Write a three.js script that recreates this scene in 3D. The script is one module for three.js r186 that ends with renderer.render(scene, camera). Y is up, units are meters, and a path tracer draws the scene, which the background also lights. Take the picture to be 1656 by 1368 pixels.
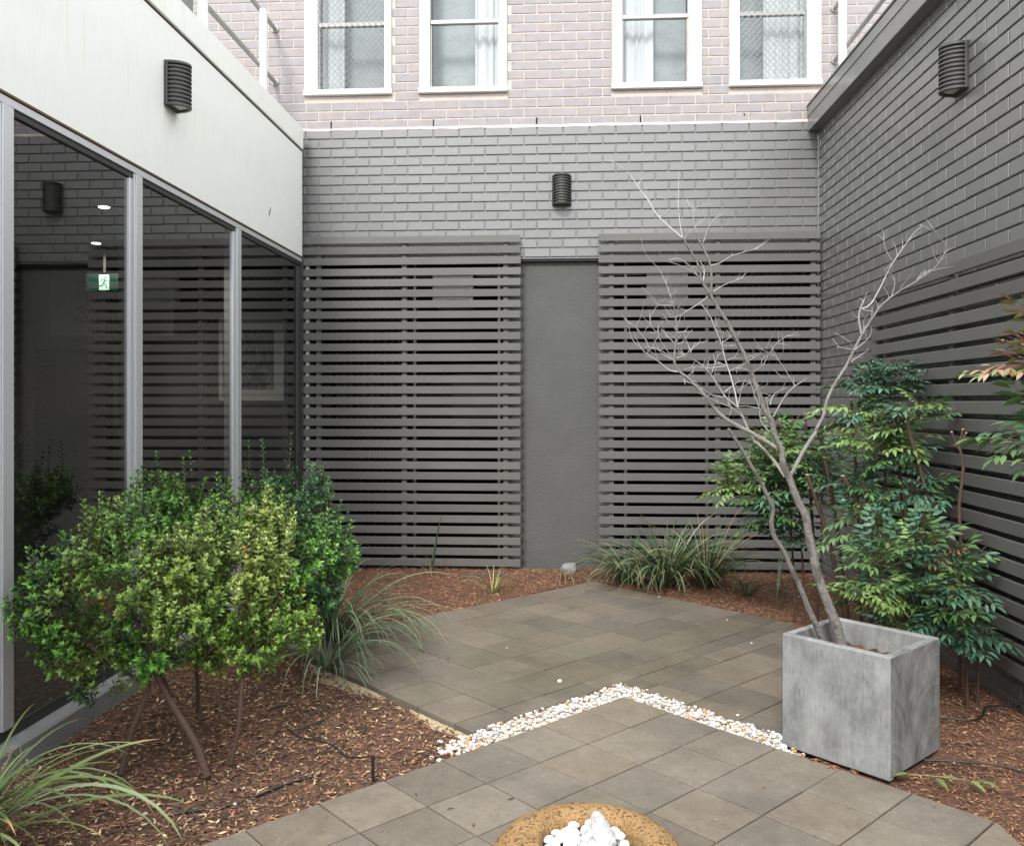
import * as THREE from 'three';
import { mergeGeometries } from 'three/addons/utils/BufferGeometryUtils.js';

// ---------- camera, sky, sun, exposure ----------
const scene = new THREE.Scene();
const camera = new THREE.PerspectiveCamera(52.56, 1024 / 845, 0.05, 400);
camera.position.set(0, 1.55, 0);
camera.rotation.set(0, THREE.MathUtils.degToRad(3.42), 0);
camera.setViewOffset(1656, 1368, 0, 34, 1656, 1368);     // lens shifted down a little, verticals stay upright

const sky = (() => {                                       // bright overcast, brighter towards the zenith
  const w = 128, h = 64, d = new Float32Array(w * h * 4);
  for (let j = 0; j < h; j++) for (let i = 0; i < w; i++) {
    const el = ((j + 0.5) / h - 0.5) * Math.PI;            // row 0 is straight down
    const s = Math.max(0, Math.sin(el));
    const k = el > 0 ? 1.2 + 0.1 * s : 0.35;
    const o = (j * w + i) * 4;
    d[o] = k * 0.965; d[o + 1] = k * 1.0; d[o + 2] = k * 1.045; d[o + 3] = 1;
  }
  const t = new THREE.DataTexture(d, w, h, THREE.RGBAFormat, THREE.FloatType);
  t.mapping = THREE.EquirectangularReflectionMapping; t.magFilter = THREE.LinearFilter; t.minFilter = THREE.LinearFilter;
  t.needsUpdate = true;
  return t;
})();
scene.background = sky; scene.environment = sky;

const sun = new THREE.DirectionalLight(new THREE.Color(1.0, 0.965, 0.91), 1.5);
sun.position.set(-3.2, 12.5, 10); sun.target.position.set(0, 0, -4.5);
sun.castShadow = true; sun.shadow.radius = 24; sun.shadow.mapSize.set(2048, 2048);
Object.assign(sun.shadow.camera, { left: -9, right: 9, top: 9, bottom: -9, near: 1, far: 40 });
scene.add(sun, sun.target);

const renderer = new THREE.WebGLRenderer({ antialias: true });
renderer.setSize(1024, 845);
renderer.toneMapping = THREE.LinearToneMapping;
renderer.toneMappingExposure = 2.2;
renderer.outputColorSpace = THREE.SRGBColorSpace;
renderer.shadowMap.enabled = true;

// ---------- helpers ----------
let seed = 20240;
const rnd = () => { seed = (seed + 0x6D2B79F5) | 0; let t = Math.imul(seed ^ (seed >>> 15), 1 | seed); t = (t + Math.imul(t ^ (t >>> 7), 61 | t)) ^ t; return ((t ^ (t >>> 14)) >>> 0) / 4294967296; };
const rr = (a, b) => a + (b - a) * rnd();
const rn = () => (rnd() + rnd() + rnd() - 1.5) / 1.5;
const pick = (a) => a[Math.min(a.length - 1, Math.floor(rnd() * a.length))];
const V = (x, y, z) => new THREE.Vector3(x, y, z);
const clamp = (x, a, b) => Math.max(a, Math.min(b, x));
const smooth = (a, b, x) => { const t = clamp((x - a) / (b - a), 0, 1); return t * t * (3 - 2 * t); };
const used = {};
function numbered(name) { const k = used[name] || 0; used[name] = k + 1; return k ? name + '_' + String(k).padStart(3, '0') : name; }
function tag(o, label, category, group, kind) { o.userData.label = label; if (category) o.userData.category = category; if (group) o.userData.group = group; if (kind) o.userData.kind = kind; return o; }
function lit(o) { o.traverse((m) => { if (m.isMesh) { m.castShadow = true; m.receiveShadow = true; } }); return o; }
function thing(name, label, category, pos = [0, 0, 0], turn = 0, group) {
  const o = new THREE.Group(); o.name = numbered(name); o.position.set(...pos); o.rotation.y = turn; scene.add(o);
  return tag(o, label, category, group);
}
function part(name, geo, mat, parent, pos, turn) {
  const m = new THREE.Mesh(geo, mat); m.name = name; m.castShadow = m.receiveShadow = true;
  if (pos) m.position.set(...pos);
  if (turn) m.rotation.set(...turn);
  parent.add(m); return m;
}
function solo(name, geo, mat, label, category, group, pos, turn) {
  const m = new THREE.Mesh(geo, mat); m.name = numbered(name); m.castShadow = m.receiveShadow = true;
  if (pos) m.position.set(...pos);
  if (turn) m.rotation.set(...turn);
  scene.add(m); return tag(m, label, category, group);
}
// hash noise that tiles with period p
const hash = (x, y, s) => { let h = Math.imul(x, 374761393) + Math.imul(y, 668265263) + Math.imul(s, 974634241) | 0; h = Math.imul(h ^ (h >>> 13), 1274126177); h ^= h >>> 16; return (h >>> 0) / 4294967296; };
function vn(x, y, px, py, s) {
  const xi = Math.floor(x), yi = Math.floor(y), fx = x - xi, fy = y - yi, u = fx * fx * (3 - 2 * fx), v = fy * fy * (3 - 2 * fy);
  const m = (a, p) => p ? ((a % p) + p) % p : a;
  const a = hash(m(xi, px), m(yi, py), s), b = hash(m(xi + 1, px), m(yi, py), s), c = hash(m(xi, px), m(yi + 1, py), s), d = hash(m(xi + 1, px), m(yi + 1, py), s);
  return a + (b - a) * u + (c - a) * v + (a - b - c + d) * u * v;
}
function fbm(u, v, fx, fy, oct, s) { let t = 0, a = 0.5, n = 0; for (let i = 0; i < oct; i++) { t += a * vn(u * fx, v * fy, fx, fy, s + i * 17); n += a; a *= 0.55; fx *= 2; fy *= 2; } return t / n; }
const toS = (x) => { x = clamp(x, 0, 1); return 255 * (x <= 0.0031308 ? 12.92 * x : 1.055 * Math.pow(x, 1 / 2.4) - 0.055); };
function tex(w, h, metres, fn, colour = true) {               // fn(u, v) gives linear rgb (or a grey height)
  const d = new Uint8Array(w * h * 4);
  for (let j = 0; j < h; j++) for (let i = 0; i < w; i++) {
    const c = fn((i + 0.5) / w, (j + 0.5) / h), o = (j * w + i) * 4;
    if (colour) { d[o] = toS(c[0]); d[o + 1] = toS(c[1]); d[o + 2] = toS(c[2]); } else d[o] = d[o + 1] = d[o + 2] = clamp(c, 0, 1) * 255;
    d[o + 3] = 255;
  }
  const t = new THREE.DataTexture(d, w, h);
  t.wrapS = t.wrapT = THREE.RepeatWrapping; t.magFilter = THREE.LinearFilter; t.minFilter = THREE.LinearMipmapLinearFilter; t.generateMipmaps = true;
  if (colour) t.colorSpace = THREE.SRGBColorSpace;
  t.repeat.set(1 / metres[0], 1 / metres[1]); t.needsUpdate = true;
  return t;
}
const lin = (r, g, b) => new THREE.Color().setRGB(r, g, b);
const std = (o) => new THREE.MeshStandardMaterial(o);
const satin = (o) => new THREE.MeshPhysicalMaterial({ ior: 1.85, ...o });   // enamel paint, mirrors a little of the sky

function finish(P, N, U) {
  const g = new THREE.BufferGeometry();
  g.setAttribute('position', new THREE.Float32BufferAttribute(P, 3)); g.setAttribute('normal', new THREE.Float32BufferAttribute(N, 3)); g.setAttribute('uv', new THREE.Float32BufferAttribute(U, 2));
  return g;
}
// box with chamfered edges, uv in metres by face; jig shifts the corners by hand-made unevenness
function cbox(w, h, d, c = 0.003, off = [0, 0], jig = 0) {
  const H = [w / 2, h / 2, d / 2], P = [], N = [], U = [];
  c = Math.min(c, H[0] * 0.8, H[1] * 0.8, H[2] * 0.8);
  const J = {}; const jit = (s) => J[s] || (J[s] = [rn() * jig, rn() * jig, rn() * jig]);
  const vtx = (s, a) => { const q = jit(s.join()); return s.map((k, i) => k * (H[i] - (i === a ? 0 : c)) + q[i]); };
  const tri = (a, b, e) => {
    const A = V(...a), n = V(...b).sub(A).cross(V(...e).sub(A)).normalize(), m = [(a[0] + b[0] + e[0]) / 3, (a[1] + b[1] + e[1]) / 3, (a[2] + b[2] + e[2]) / 3];
    let q = [a, b, e]; if (n.x * m[0] / H[0] + n.y * m[1] / H[1] + n.z * m[2] / H[2] < 0) { q = [a, e, b]; n.negate(); }
    const ax = Math.abs(n.x), ay = Math.abs(n.y), az = Math.abs(n.z);
    for (const p of q) { P.push(...p); N.push(n.x, n.y, n.z); if (az >= ax && az >= ay) U.push(p[0] + off[0], p[1] + off[1]); else if (ay >= ax) U.push(p[0] + off[0], p[2] + off[1] + 0.37); else U.push(p[2] + off[0] + 0.61, p[1] + off[1]); }
  };
  const quad = (a, b, e, f) => { tri(a, b, e); tri(a, e, f); };
  for (let a = 0; a < 3; a++) for (const s of [-1, 1]) {
    const q = [[-1, -1], [1, -1], [1, 1], [-1, 1]].map(([i, j]) => { const k = [0, 0, 0]; k[a] = s; k[(a + 1) % 3] = i; k[(a + 2) % 3] = j; return vtx(k, a); });
    quad(...q);
  }
  for (let a = 0; a < 3; a++) { const b = (a + 1) % 3, e = (a + 2) % 3; for (const i of [-1, 1]) for (const j of [-1, 1]) { const k0 = [0, 0, 0], k1 = [0, 0, 0]; k0[a] = -1; k1[a] = 1; k0[b] = k1[b] = i; k0[e] = k1[e] = j; quad(vtx(k0, b), vtx(k1, b), vtx(k1, e), vtx(k0, e)); } }
  for (const i of [-1, 1]) for (const j of [-1, 1]) for (const k of [-1, 1]) tri(vtx([i, j, k], 0), vtx([i, j, k], 1), vtx([i, j, k], 2));
  return finish(P, N, U);
}
// the same box from two corners, as [geometry, centre]
function span(x0, x1, y0, y1, z0, z1, c = 0.003) { return [cbox(x1 - x0, y1 - y0, z1 - z0, c, [rr(0, 3), rr(0, 3)]), [(x0 + x1) / 2, (y0 + y1) / 2, (z0 + z1) / 2]]; }
function spanPart(name, b, mat, parent) { const [g, p] = span(...b); return part(name, g, mat, parent, p); }
function at(g, x, y, z) { g.translate(x, y, z); return g; }

class Build {                                               // gathers leaves, blades and limbs into one geometry
  constructor(colours = true) { this.p = []; this.i = []; this.u = []; this.c = colours ? [] : null; }
  v(p, u, w, c) { this.p.push(p.x, p.y, p.z); this.u.push(u, w); if (this.c) this.c.push(c[0] * 1.35, c[1] * 1.35, c[2] * 1.35); return this.p.length / 3 - 1; }
  leaf(o, dir, up, len, wid, fold, droop, c) {
    const d = dir.clone().normalize(), s = d.clone().cross(up).normalize(); if (s.lengthSq() < 0.1) s.set(1, 0, 0);
    const n = s.clone().cross(d).normalize();
    const at = (t, k) => o.clone().addScaledVector(d, len * t).addScaledVector(n, -droop * len * t * t).addScaledVector(s, k * wid / 2).addScaledVector(n, Math.abs(k) * fold * wid / 2);
    const r = (t, w) => [this.v(at(t, -w), 0, t, c), this.v(at(t, 0), 0.5, t, c), this.v(at(t, w), 1, t, c)];
    const b = this.v(o, 0.5, 0, c), m = r(0.3, 0.85), e = r(0.62, 0.8), z = this.v(at(1, 0), 0.5, 1, c);
    this.i.push(b, m[1], m[0], b, m[2], m[1], m[0], m[1], e[0], m[1], e[1], e[0], m[1], m[2], e[1], m[2], e[2], e[1], e[0], e[1], z, e[1], e[2], z);
  }
  leafS(o, dir, up, len, wid, fold, droop, c) {            // small leaf, four faces
    const d = dir.clone().normalize(), s = d.clone().cross(up).normalize(); if (s.lengthSq() < 0.1) s.set(1, 0, 0);
    const n = s.clone().cross(d).normalize();
    const at = (t, k) => o.clone().addScaledVector(d, len * t).addScaledVector(n, -droop * len * t * t).addScaledVector(s, k * wid / 2).addScaledVector(n, Math.abs(k) * fold * wid / 2);
    const b = this.v(o, 0.5, 0, c), l = this.v(at(0.55, -1), 0, 0.5, c), m = this.v(at(0.55, 0), 0.5, 0.5, c), r = this.v(at(0.55, 1), 1, 0.5, c), z = this.v(at(1, 0), 0.5, 1, c);
    this.i.push(b, m, l, b, r, m, l, m, z, m, r, z);
  }
  blade(o, dir, len, wid, droop, c, c2, seg = 8, twist = 0) {  // strap leaf that bends over under its own weight
    const d = dir.clone().normalize(), side = d.clone().cross(V(0, 1, 0)); if (side.lengthSq() < 1e-3) side.set(1, 0, 0); side.normalize();
    let p = o.clone(), a = Math.asin(clamp(d.y, -1, 1)); const flat = V(d.x, 0, d.z); if (flat.lengthSq() < 1e-4) flat.set(rn(), 0, rn()); flat.normalize();
    let prev = null;
    for (let k = 0; k <= seg; k++) {
      const t = k / seg, w = wid * (t < 0.1 ? 0.7 + 3 * t : Math.pow(1 - t, 0.45)) + 0.0006, ca = Math.cos(a), sa = Math.sin(a);
      const tw = twist * t, s = side.clone().multiplyScalar(Math.cos(tw)).addScaledVector(V(-flat.x * sa, ca, -flat.z * sa), Math.sin(tw));
      const nn = V(-flat.x * sa, ca, -flat.z * sa);
      const col = t > 0.9 && c2 ? c2 : c;
      const r = [this.v(p.clone().addScaledVector(s, -w / 2).addScaledVector(nn, w * 0.18), 0, t, col), this.v(p, 0.5, t, col), this.v(p.clone().addScaledVector(s, w / 2).addScaledVector(nn, w * 0.18), 1, t, col)];
      if (prev) for (let q = 0; q < 2; q++) this.i.push(prev[q], prev[q + 1], r[q], prev[q + 1], r[q + 1], r[q]);
      prev = r;
      p = p.clone().addScaledVector(flat, Math.cos(a) * len / seg); p.y += Math.sin(a) * len / seg; if (p.y < 0.012) p.y = 0.012;
      a -= droop * (0.35 + 1.3 * t) / seg; if (a < -1.45) a = -1.45;
    }
  }
  limb(pts, r0, r1, seg = 6, c = [1, 1, 1], lump = 0.06, cap = true, sub = 3) {
    const q = pts.map((p) => p.isVector3 ? p : V(...p));
    const cv = q.length > 2 ? new THREE.CatmullRomCurve3(q, false, 'centripetal') : new THREE.LineCurve3(q[0], q[1]);
    const n = Math.max(2, (q.length - 1) * sub), P = cv.getSpacedPoints(n);
    let nx = null, prev = null; const L = cv.getLength();
    for (let k = 0; k <= n; k++) {
      const T = cv.getTangentAt(k / n).normalize();
      if (!nx) { nx = Math.abs(T.y) < 0.9 ? V(0, 1, 0) : V(1, 0, 0); }
      nx = nx.clone().addScaledVector(T, -nx.dot(T)).normalize();
      const b = T.clone().cross(nx), r = (r0 + (r1 - r0) * Math.pow(k / n, 0.85)) * (1 + rn() * lump), ring = [];
      for (let s = 0; s <= seg; s++) { const a = s / seg * Math.PI * 2; ring.push(this.v(P[k].clone().addScaledVector(nx, Math.cos(a) * r).addScaledVector(b, Math.sin(a) * r), s / seg * 0.12, k / n * L, c)); }
      if (prev) for (let s = 0; s < seg; s++) this.i.push(prev[s], prev[s + 1], ring[s], prev[s + 1], ring[s + 1], ring[s]);
      prev = ring;
    }
    if (cap) { const e = this.v(P[n], 0, L, c); for (let s = 0; s < seg; s++) this.i.push(prev[s], prev[s + 1], e); }
  }
  geo() {
    const g = new THREE.BufferGeometry();
    g.setAttribute('position', new THREE.Float32BufferAttribute(this.p, 3)); g.setAttribute('uv', new THREE.Float32BufferAttribute(this.u, 2));
    if (this.c) g.setAttribute('color', new THREE.Float32BufferAttribute(this.c, 3));
    g.setIndex(this.i); g.computeVertexNormals(); return g;
  }
}

// ---------- materials ----------
const fine = tex(512, 512, [0.6, 0.6], (u, v) => fbm(u, v, 40, 40, 4, 3), false);
const coarse = tex(512, 512, [0.5, 0.5], (u, v) => 0.55 * fbm(u, v, 24, 24, 4, 9) + 0.45 * fbm(u, v, 90, 90, 2, 31), false);
const paintMap = tex(512, 512, [1.3, 1.3], (u, v) => { const k = 0.9 + 0.2 * fbm(u, v, 7, 7, 5, 21); return [k * 0.95, k * 0.95, k * 0.95]; });
const grainBump = tex(512, 512, [1.2, 0.12], (u, v) => fbm(u, v, 5, 50, 4, 12), false);
const M = {};
M.paint = satin({ color: lin(0.165, 0.163, 0.155), map: paintMap, roughness: 0.27, bumpMap: fine, bumpScale: 0.0004 });
M.paint2 = satin({ color: lin(0.152, 0.151, 0.144), map: paintMap, roughness: 0.30, bumpMap: fine, bumpScale: 0.0005 });
M.paint3 = satin({ color: lin(0.176, 0.173, 0.164), map: paintMap, roughness: 0.25, bumpMap: fine, bumpScale: 0.0003 });
M.paintMortar = satin({ color: lin(0.158, 0.156, 0.149), roughness: 0.38, bumpMap: coarse, bumpScale: 0.0015 });
M.slat = std({ color: lin(0.122, 0.118, 0.111), map: paintMap, roughness: 0.52, bumpMap: grainBump, bumpScale: 0.0005 });
M.slat2 = std({ color: lin(0.111, 0.107, 0.101), map: paintMap, roughness: 0.55, bumpMap: grainBump, bumpScale: 0.0006 });
M.slat3 = std({ color: lin(0.132, 0.128, 0.120), map: paintMap, roughness: 0.5, bumpMap: grainBump, bumpScale: 0.0004 });
M.render = std({ color: lin(0.116, 0.116, 0.109), map: paintMap, roughness: 0.78, bumpMap: tex(1024, 1024, [0.5, 0.5], (u, v) => 0.5 * fbm(u, v, 70, 90, 3, 5) + 0.5 * Math.abs(fbm(u, v, 30, 60, 3, 8) - 0.5) * 2, false), bumpScale: 0.010 });
const mauve = [[0.345, 0.315, 0.315], [0.335, 0.310, 0.314], [0.358, 0.320, 0.318], [0.342, 0.315, 0.322], [0.355, 0.314, 0.309], [0.325, 0.302, 0.306]];
const brickMap = tex(512, 512, [0.9, 0.9], (u, v) => { const k = 0.82 + 0.3 * fbm(u, v, 10, 14, 5, 77), r = fbm(u, v, 60, 60, 2, 78); const q = r > 0.74 ? 0.85 : 1; return [k * q * 0.92, k * q * 0.92, k * q * 0.92]; });
M.mauve = mauve.map((c) => std({ color: lin(...c), map: brickMap, roughness: 0.75, bumpMap: coarse, bumpScale: 0.0012 }));
M.mortar = std({ color: lin(0.60, 0.515, 0.455), map: brickMap, roughness: 0.95, bumpMap: coarse, bumpScale: 0.003 });
M.flash = std({ color: lin(0.80, 0.62, 0.58), map: brickMap, roughness: 0.9, bumpMap: coarse, bumpScale: 0.004 });
M.dark = std({ color: lin(0.012, 0.012, 0.012), roughness: 0.9 });
M.void = std({ color: lin(0.10, 0.098, 0.093), roughness: 0.85 });  // dark lining; the shade behind the slats is put into this colour
const stain = tex(1024, 1024, [2.2, 1.0], (u, v) => {
  const s = fbm(u, v, 60, 3, 4, 51), k = smooth(0.56, 0.8, s), g = 0.97 + 0.05 * fbm(u, v, 8, 8, 3, 52);
  return [g * (0.985 - 0.035 * k), g * (0.985 - 0.04 * k), g * (0.965 - 0.09 * k)];
});
M.white = std({ color: lin(0.83, 0.835, 0.805), map: stain, roughness: 0.5, bumpMap: fine, bumpScale: 0.0004 });
M.whitePaint = std({ color: lin(0.78, 0.78, 0.77), map: stain, roughness: 0.42 });
M.whiteSheet = std({ color: lin(0.78, 0.79, 0.78), roughness: 0.7 });
M.alu = std({ color: lin(0.66, 0.67, 0.69), roughness: 0.42, metalness: 0.55, bumpMap: fine, bumpScale: 0.0001 });
M.darkAlu = std({ color: lin(0.05, 0.05, 0.048), roughness: 0.5, metalness: 0.3 });
M.steel = std({ color: lin(0.42, 0.41, 0.39), map: brickMap, roughness: 0.55, metalness: 0.5 });
M.wire = std({ color: lin(0.30, 0.31, 0.31), roughness: 0.5, metalness: 0.4 });
M.wireDark = std({ color: lin(0.09, 0.09, 0.088), roughness: 0.5, metalness: 0.4 });
M.lamp = std({ color: lin(0.065, 0.063, 0.060), roughness: 0.45, metalness: 0.25, bumpMap: fine, bumpScale: 0.0003 });
M.lampGlass = std({ color: lin(0.62, 0.61, 0.56), roughness: 0.4 });
M.glass = new THREE.MeshPhysicalMaterial({ color: lin(0.26, 0.27, 0.26), transmission: 1, thickness: 0, roughness: 0.0, ior: 1.95 });
M.shopGlass = new THREE.MeshPhysicalMaterial({ color: lin(0.30, 0.31, 0.30), transmission: 1, thickness: 0, roughness: 0.05, ior: 1.3 });
M.upGlass = new THREE.MeshPhysicalMaterial({ color: lin(0.9, 0.92, 0.92), transmission: 1, thickness: 0, roughness: 0.02, ior: 1.52 });
M.skyGrey = std({ color: lin(0.31, 0.345, 0.345), map: brickMap, roughness: 0.5 });
M.curtain = std({ color: lin(0.56, 0.575, 0.58), roughness: 0.9, side: THREE.DoubleSide });
M.room = std({ color: lin(0.16, 0.157, 0.15), roughness: 0.9 });
M.roomFloor = std({ color: lin(0.10, 0.10, 0.105), roughness: 0.8 });
M.roof = std({ color: lin(0.34, 0.35, 0.35), map: brickMap, roughness: 0.7 });
M.black = std({ color: lin(0.018, 0.018, 0.018), roughness: 0.45 });

// ---------- the setting: ground, paving, pebble strip ----------
const XL = -2.394, XR = 2.301, ZB = -7.86;                  // left wall, right wall and back wall planes
const A45 = THREE.MathUtils.degToRad(45.4), CA = Math.cos(A45), SA = Math.sin(A45), PV = 0.2995;
const uv2xz = (u, v) => [u * CA - v * SA, -(u * SA + v * CA)];
const xz2uv = (x, z) => [x * CA - z * SA, -x * SA - z * CA];
const U12 = PV * (12 - 0.4767 + 0.0), UL = PV * (9 - 0.4767), V10 = PV * (10 - 0.126), UO = U12 + 0.155, VO = V10 + 0.158, UR = 5.47, VB = 5.03, XE = 1.604;
const inFront = (x, z) => { const [u, v] = xz2uv(x, z); return u < U12 && v < V10 && x < XE; };
const inBack = (x, z) => { const [u, v] = xz2uv(x, z); return x < XE && u > UL && u < UR && v < VB && (v > VO || (u > UO && v > 1.62)); };
const inStrip = (x, z) => { const [u, v] = xz2uv(x, z); return x < XE && ((v > V10 && v < VO && u > UL - 0.1 && u < UO) || (u > U12 && u < UO && v > 1.9 && v < VO)); };
const PL = 0.5, PW = 0.47, PA = THREE.MathUtils.degToRad(46), PC = [Math.cos(PA), Math.sin(PA)];   // planter: length, width, turn
const inPlanter = (x, z) => { const dx = x - 1.34, dz = z + 3.6, a = dx * PC[0] + dz * PC[1], b = dx * PC[1] - dz * PC[0]; return a < 0.01 && a > -PL - 0.01 && b > -0.01 && b < PW + 0.01; };
const bedH = (x, z) => -0.018 + 0.05 * (fbm((x + 9) / 18, (z + 9) / 18, 12, 12, 3, 401) - 0.5) + 0.03 * smooth(-6.4, -7.7, z) - 0.02 * smooth(-0.1, -0.5, x) * smooth(-5.6, -5.1, z);

const soilMap = tex(1024, 1024, [1.1, 1.1], (u, v) => { const a = fbm(u, v, 18, 18, 5, 60), b = fbm(u, v, 90, 90, 2, 61), k = 0.4 + 1.2 * a * (0.6 + 0.8 * b); return [0.15 * k, 0.076 * k, 0.047 * k]; });
const soilBump = tex(1024, 1024, [0.7, 0.7], (u, v) => 0.5 * fbm(u, v, 30, 30, 3, 62) + 0.5 * fbm(u, v, 110, 110, 2, 63), false);
M.soil = std({ map: soilMap, roughness: 0.97, bumpMap: soilBump, bumpScale: 0.02 });
{
  const g = new THREE.PlaneGeometry(160, 160); g.rotateX(-Math.PI / 2);
  const q = g.attributes.uv; for (let i = 0; i < q.count; i++) q.setXY(i, q.getX(i) * 160, q.getY(i) * 160);
  tag(solo('ground', g, std({ color: lin(0.16, 0.15, 0.135), roughness: 0.95 }), 'bare ground running out past the buildings', null, null, [0, -0.12, 0]), 'bare ground running out past the buildings', null, null, 'structure');
  const w = XR - XL + 0.1, d = 7.3, b = new THREE.PlaneGeometry(w, d, 150, 230); b.rotateX(-Math.PI / 2); b.translate((XL + XR) / 2 + 0.0, 0, -7.9 + d / 2);
  const p = b.attributes.position, t = b.attributes.uv;
  for (let i = 0; i < p.count; i++) {
    const x = p.getX(i), z = p.getZ(i); let y = bedH(x, z) + 0.012 * (fbm((x + 9) / 18, (z + 9) / 18, 150, 150, 2, 402) - 0.5);
    if (inFront(x, z) || inBack(x, z) || inStrip(x, z)) y = -0.05;
    p.setY(i, y); t.setXY(i, x, z);
  }
  b.computeVertexNormals();
  tag(solo('garden_bed', b, M.soil, 'dark soil of the garden beds around the paving'), 'dark soil of the garden beds around the paving', null, null, 'structure');
}
// pavers
const paverMap = tex(2048, 2048, [6.4, 6.4], (u, v) => {      // uv is world x and z; moss and damp lie where the photograph shows them
  const x = u * 6.4 - 3.2, z = -(v * 6.4 + 1.6);
  const a = fbm(u, v, 20, 20, 6, 71), b = fbm(u, v, 130, 130, 3, 72), c = fbm(u, v, 9, 9, 4, 73);
  let k = 0.72 + 0.4 * a + 0.2 * (b - 0.5);
  const sp = fbm(u, v, 420, 420, 2, 74); k *= sp > 0.72 ? 1.12 : sp < 0.24 ? 0.84 : 1;
  const moss = smooth(0.42, 0.66, c + 0.5 * (b - 0.5)) * 0.5 * smooth(1.25, 0.2, Math.hypot(x - 0.25, (z + 5.15) * 0.8));
  const damp = smooth(0.5, 0.72, fbm(u, v, 26, 26, 4, 75)) * 0.14;
  k *= 1 - damp;
  return [0.275 * k * (1 - 0.16 * moss), 0.246 * k * (1 - 0.10 * moss), 0.203 * k * (1 - 0.27 * moss)];
});
paverMap.offset.set(0.5, -0.25); 
const paverBump = tex(1024, 1024, [0.5, 0.5], (u, v) => 0.5 * fbm(u, v, 50, 50, 3, 81) + 0.5 * fbm(u, v, 160, 160, 2, 82), false);
const paverSet = (w) => [[1, 1, 1], [0.90, 0.90, 0.92], [1.06, 1.03, 1.0], [0.95, 0.96, 0.91], [0.84, 0.83, 0.82], [1.12, 1.10, 1.08], [1.0, 0.96, 0.91]].map((c) => std({ color: lin(c[0] * w[0], c[1] * w[1], c[2] * w[2]), map: paverMap, roughness: 0.82, bumpMap: paverBump, bumpScale: 0.0018 }));
M.paver = paverSet([0.80, 0.765, 0.73]); M.paverBack = paverSet([0.64, 0.605, 0.57]);     // the back patio set is darker and browner
function clipPoly(poly, nx, nz, d) { const o = []; for (let i = 0; i < poly.length; i++) { const a = poly[i], b = poly[(i + 1) % poly.length], da = a[0] * nx + a[1] * nz - d, db = b[0] * nx + b[1] * nz - d; if (da <= 0) o.push(a); if ((da < 0 && db > 0) || (da > 0 && db < 0)) { const t = da / (da - db); o.push([a[0] + (b[0] - a[0]) * t, a[1] + (b[1] - a[1]) * t]); } } return o; }
function insetPoly(P, c) { const n = P.length, cx = P.reduce((s, p) => s + p[0], 0) / n, cz = P.reduce((s, p) => s + p[1], 0) / n; let Q = P.slice(); for (let i = 0; i < n; i++) { const a = P[i], b = P[(i + 1) % n]; let ex = b[1] - a[1], ez = a[0] - b[0]; const l = Math.hypot(ex, ez); if (l < 1e-6) continue; ex /= l; ez /= l; let d = a[0] * ex + a[1] * ez; if (cx * ex + cz * ez > d) { ex = -ex; ez = -ez; d = -d; } Q = clipPoly(Q, ex, ez, d - c); } return Q; }
function slab(P, top, th, c) {                               // P convex in x, z; chamfered upper edge
  const n = P.length, cx = P.reduce((s, p) => s + p[0], 0) / n, cz = P.reduce((s, p) => s + p[1], 0) / n;
  const T = P.map(([x, z]) => { const l = Math.hypot(x - cx, z - cz) || 1; return [x - (x - cx) / l * c * 1.4, z - (z - cz) / l * c * 1.4]; });
  const Q = [], N = [], U = [];
  const tri = (a, b, e) => { const A = V(...a), m = V(...b).sub(A).cross(V(...e).sub(A)).normalize(); const mid = V((a[0] + b[0] + e[0]) / 3 - cx, (a[1] + b[1] + e[1]) / 3 - top + th / 2, (a[2] + b[2] + e[2]) / 3 - cz); let q = [a, b, e]; if (m.dot(mid) < 0) { q = [a, e, b]; m.negate(); } for (const p of q) { Q.push(p[0] - cx, p[1] - top, p[2] - cz); N.push(m.x, m.y, m.z); U.push(p[0], -p[2]); } };
  for (let i = 1; i < n - 1; i++) tri([T[0][0], top, T[0][1]], [T[i][0], top, T[i][1]], [T[i + 1][0], top, T[i + 1][1]]);
  for (let i = 0; i < n; i++) { const j = (i + 1) % n, a = [T[i][0], top, T[i][1]], b = [T[j][0], top, T[j][1]], e = [P[j][0], top - c, P[j][1]], f = [P[i][0], top - c, P[i][1]], g = [P[j][0], top - th, P[j][1]], h = [P[i][0], top - th, P[i][1]]; tri(a, b, e); tri(a, e, f); tri(f, e, g); tri(f, g, h); }
  return [finish(Q, N, U), [cx, top, cz]];
}
const paving = new THREE.Group(); paving.name = 'paving'; scene.add(paving); tag(paving, 'square beige concrete pavers laid on the diagonal', null, null, 'structure');
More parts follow.
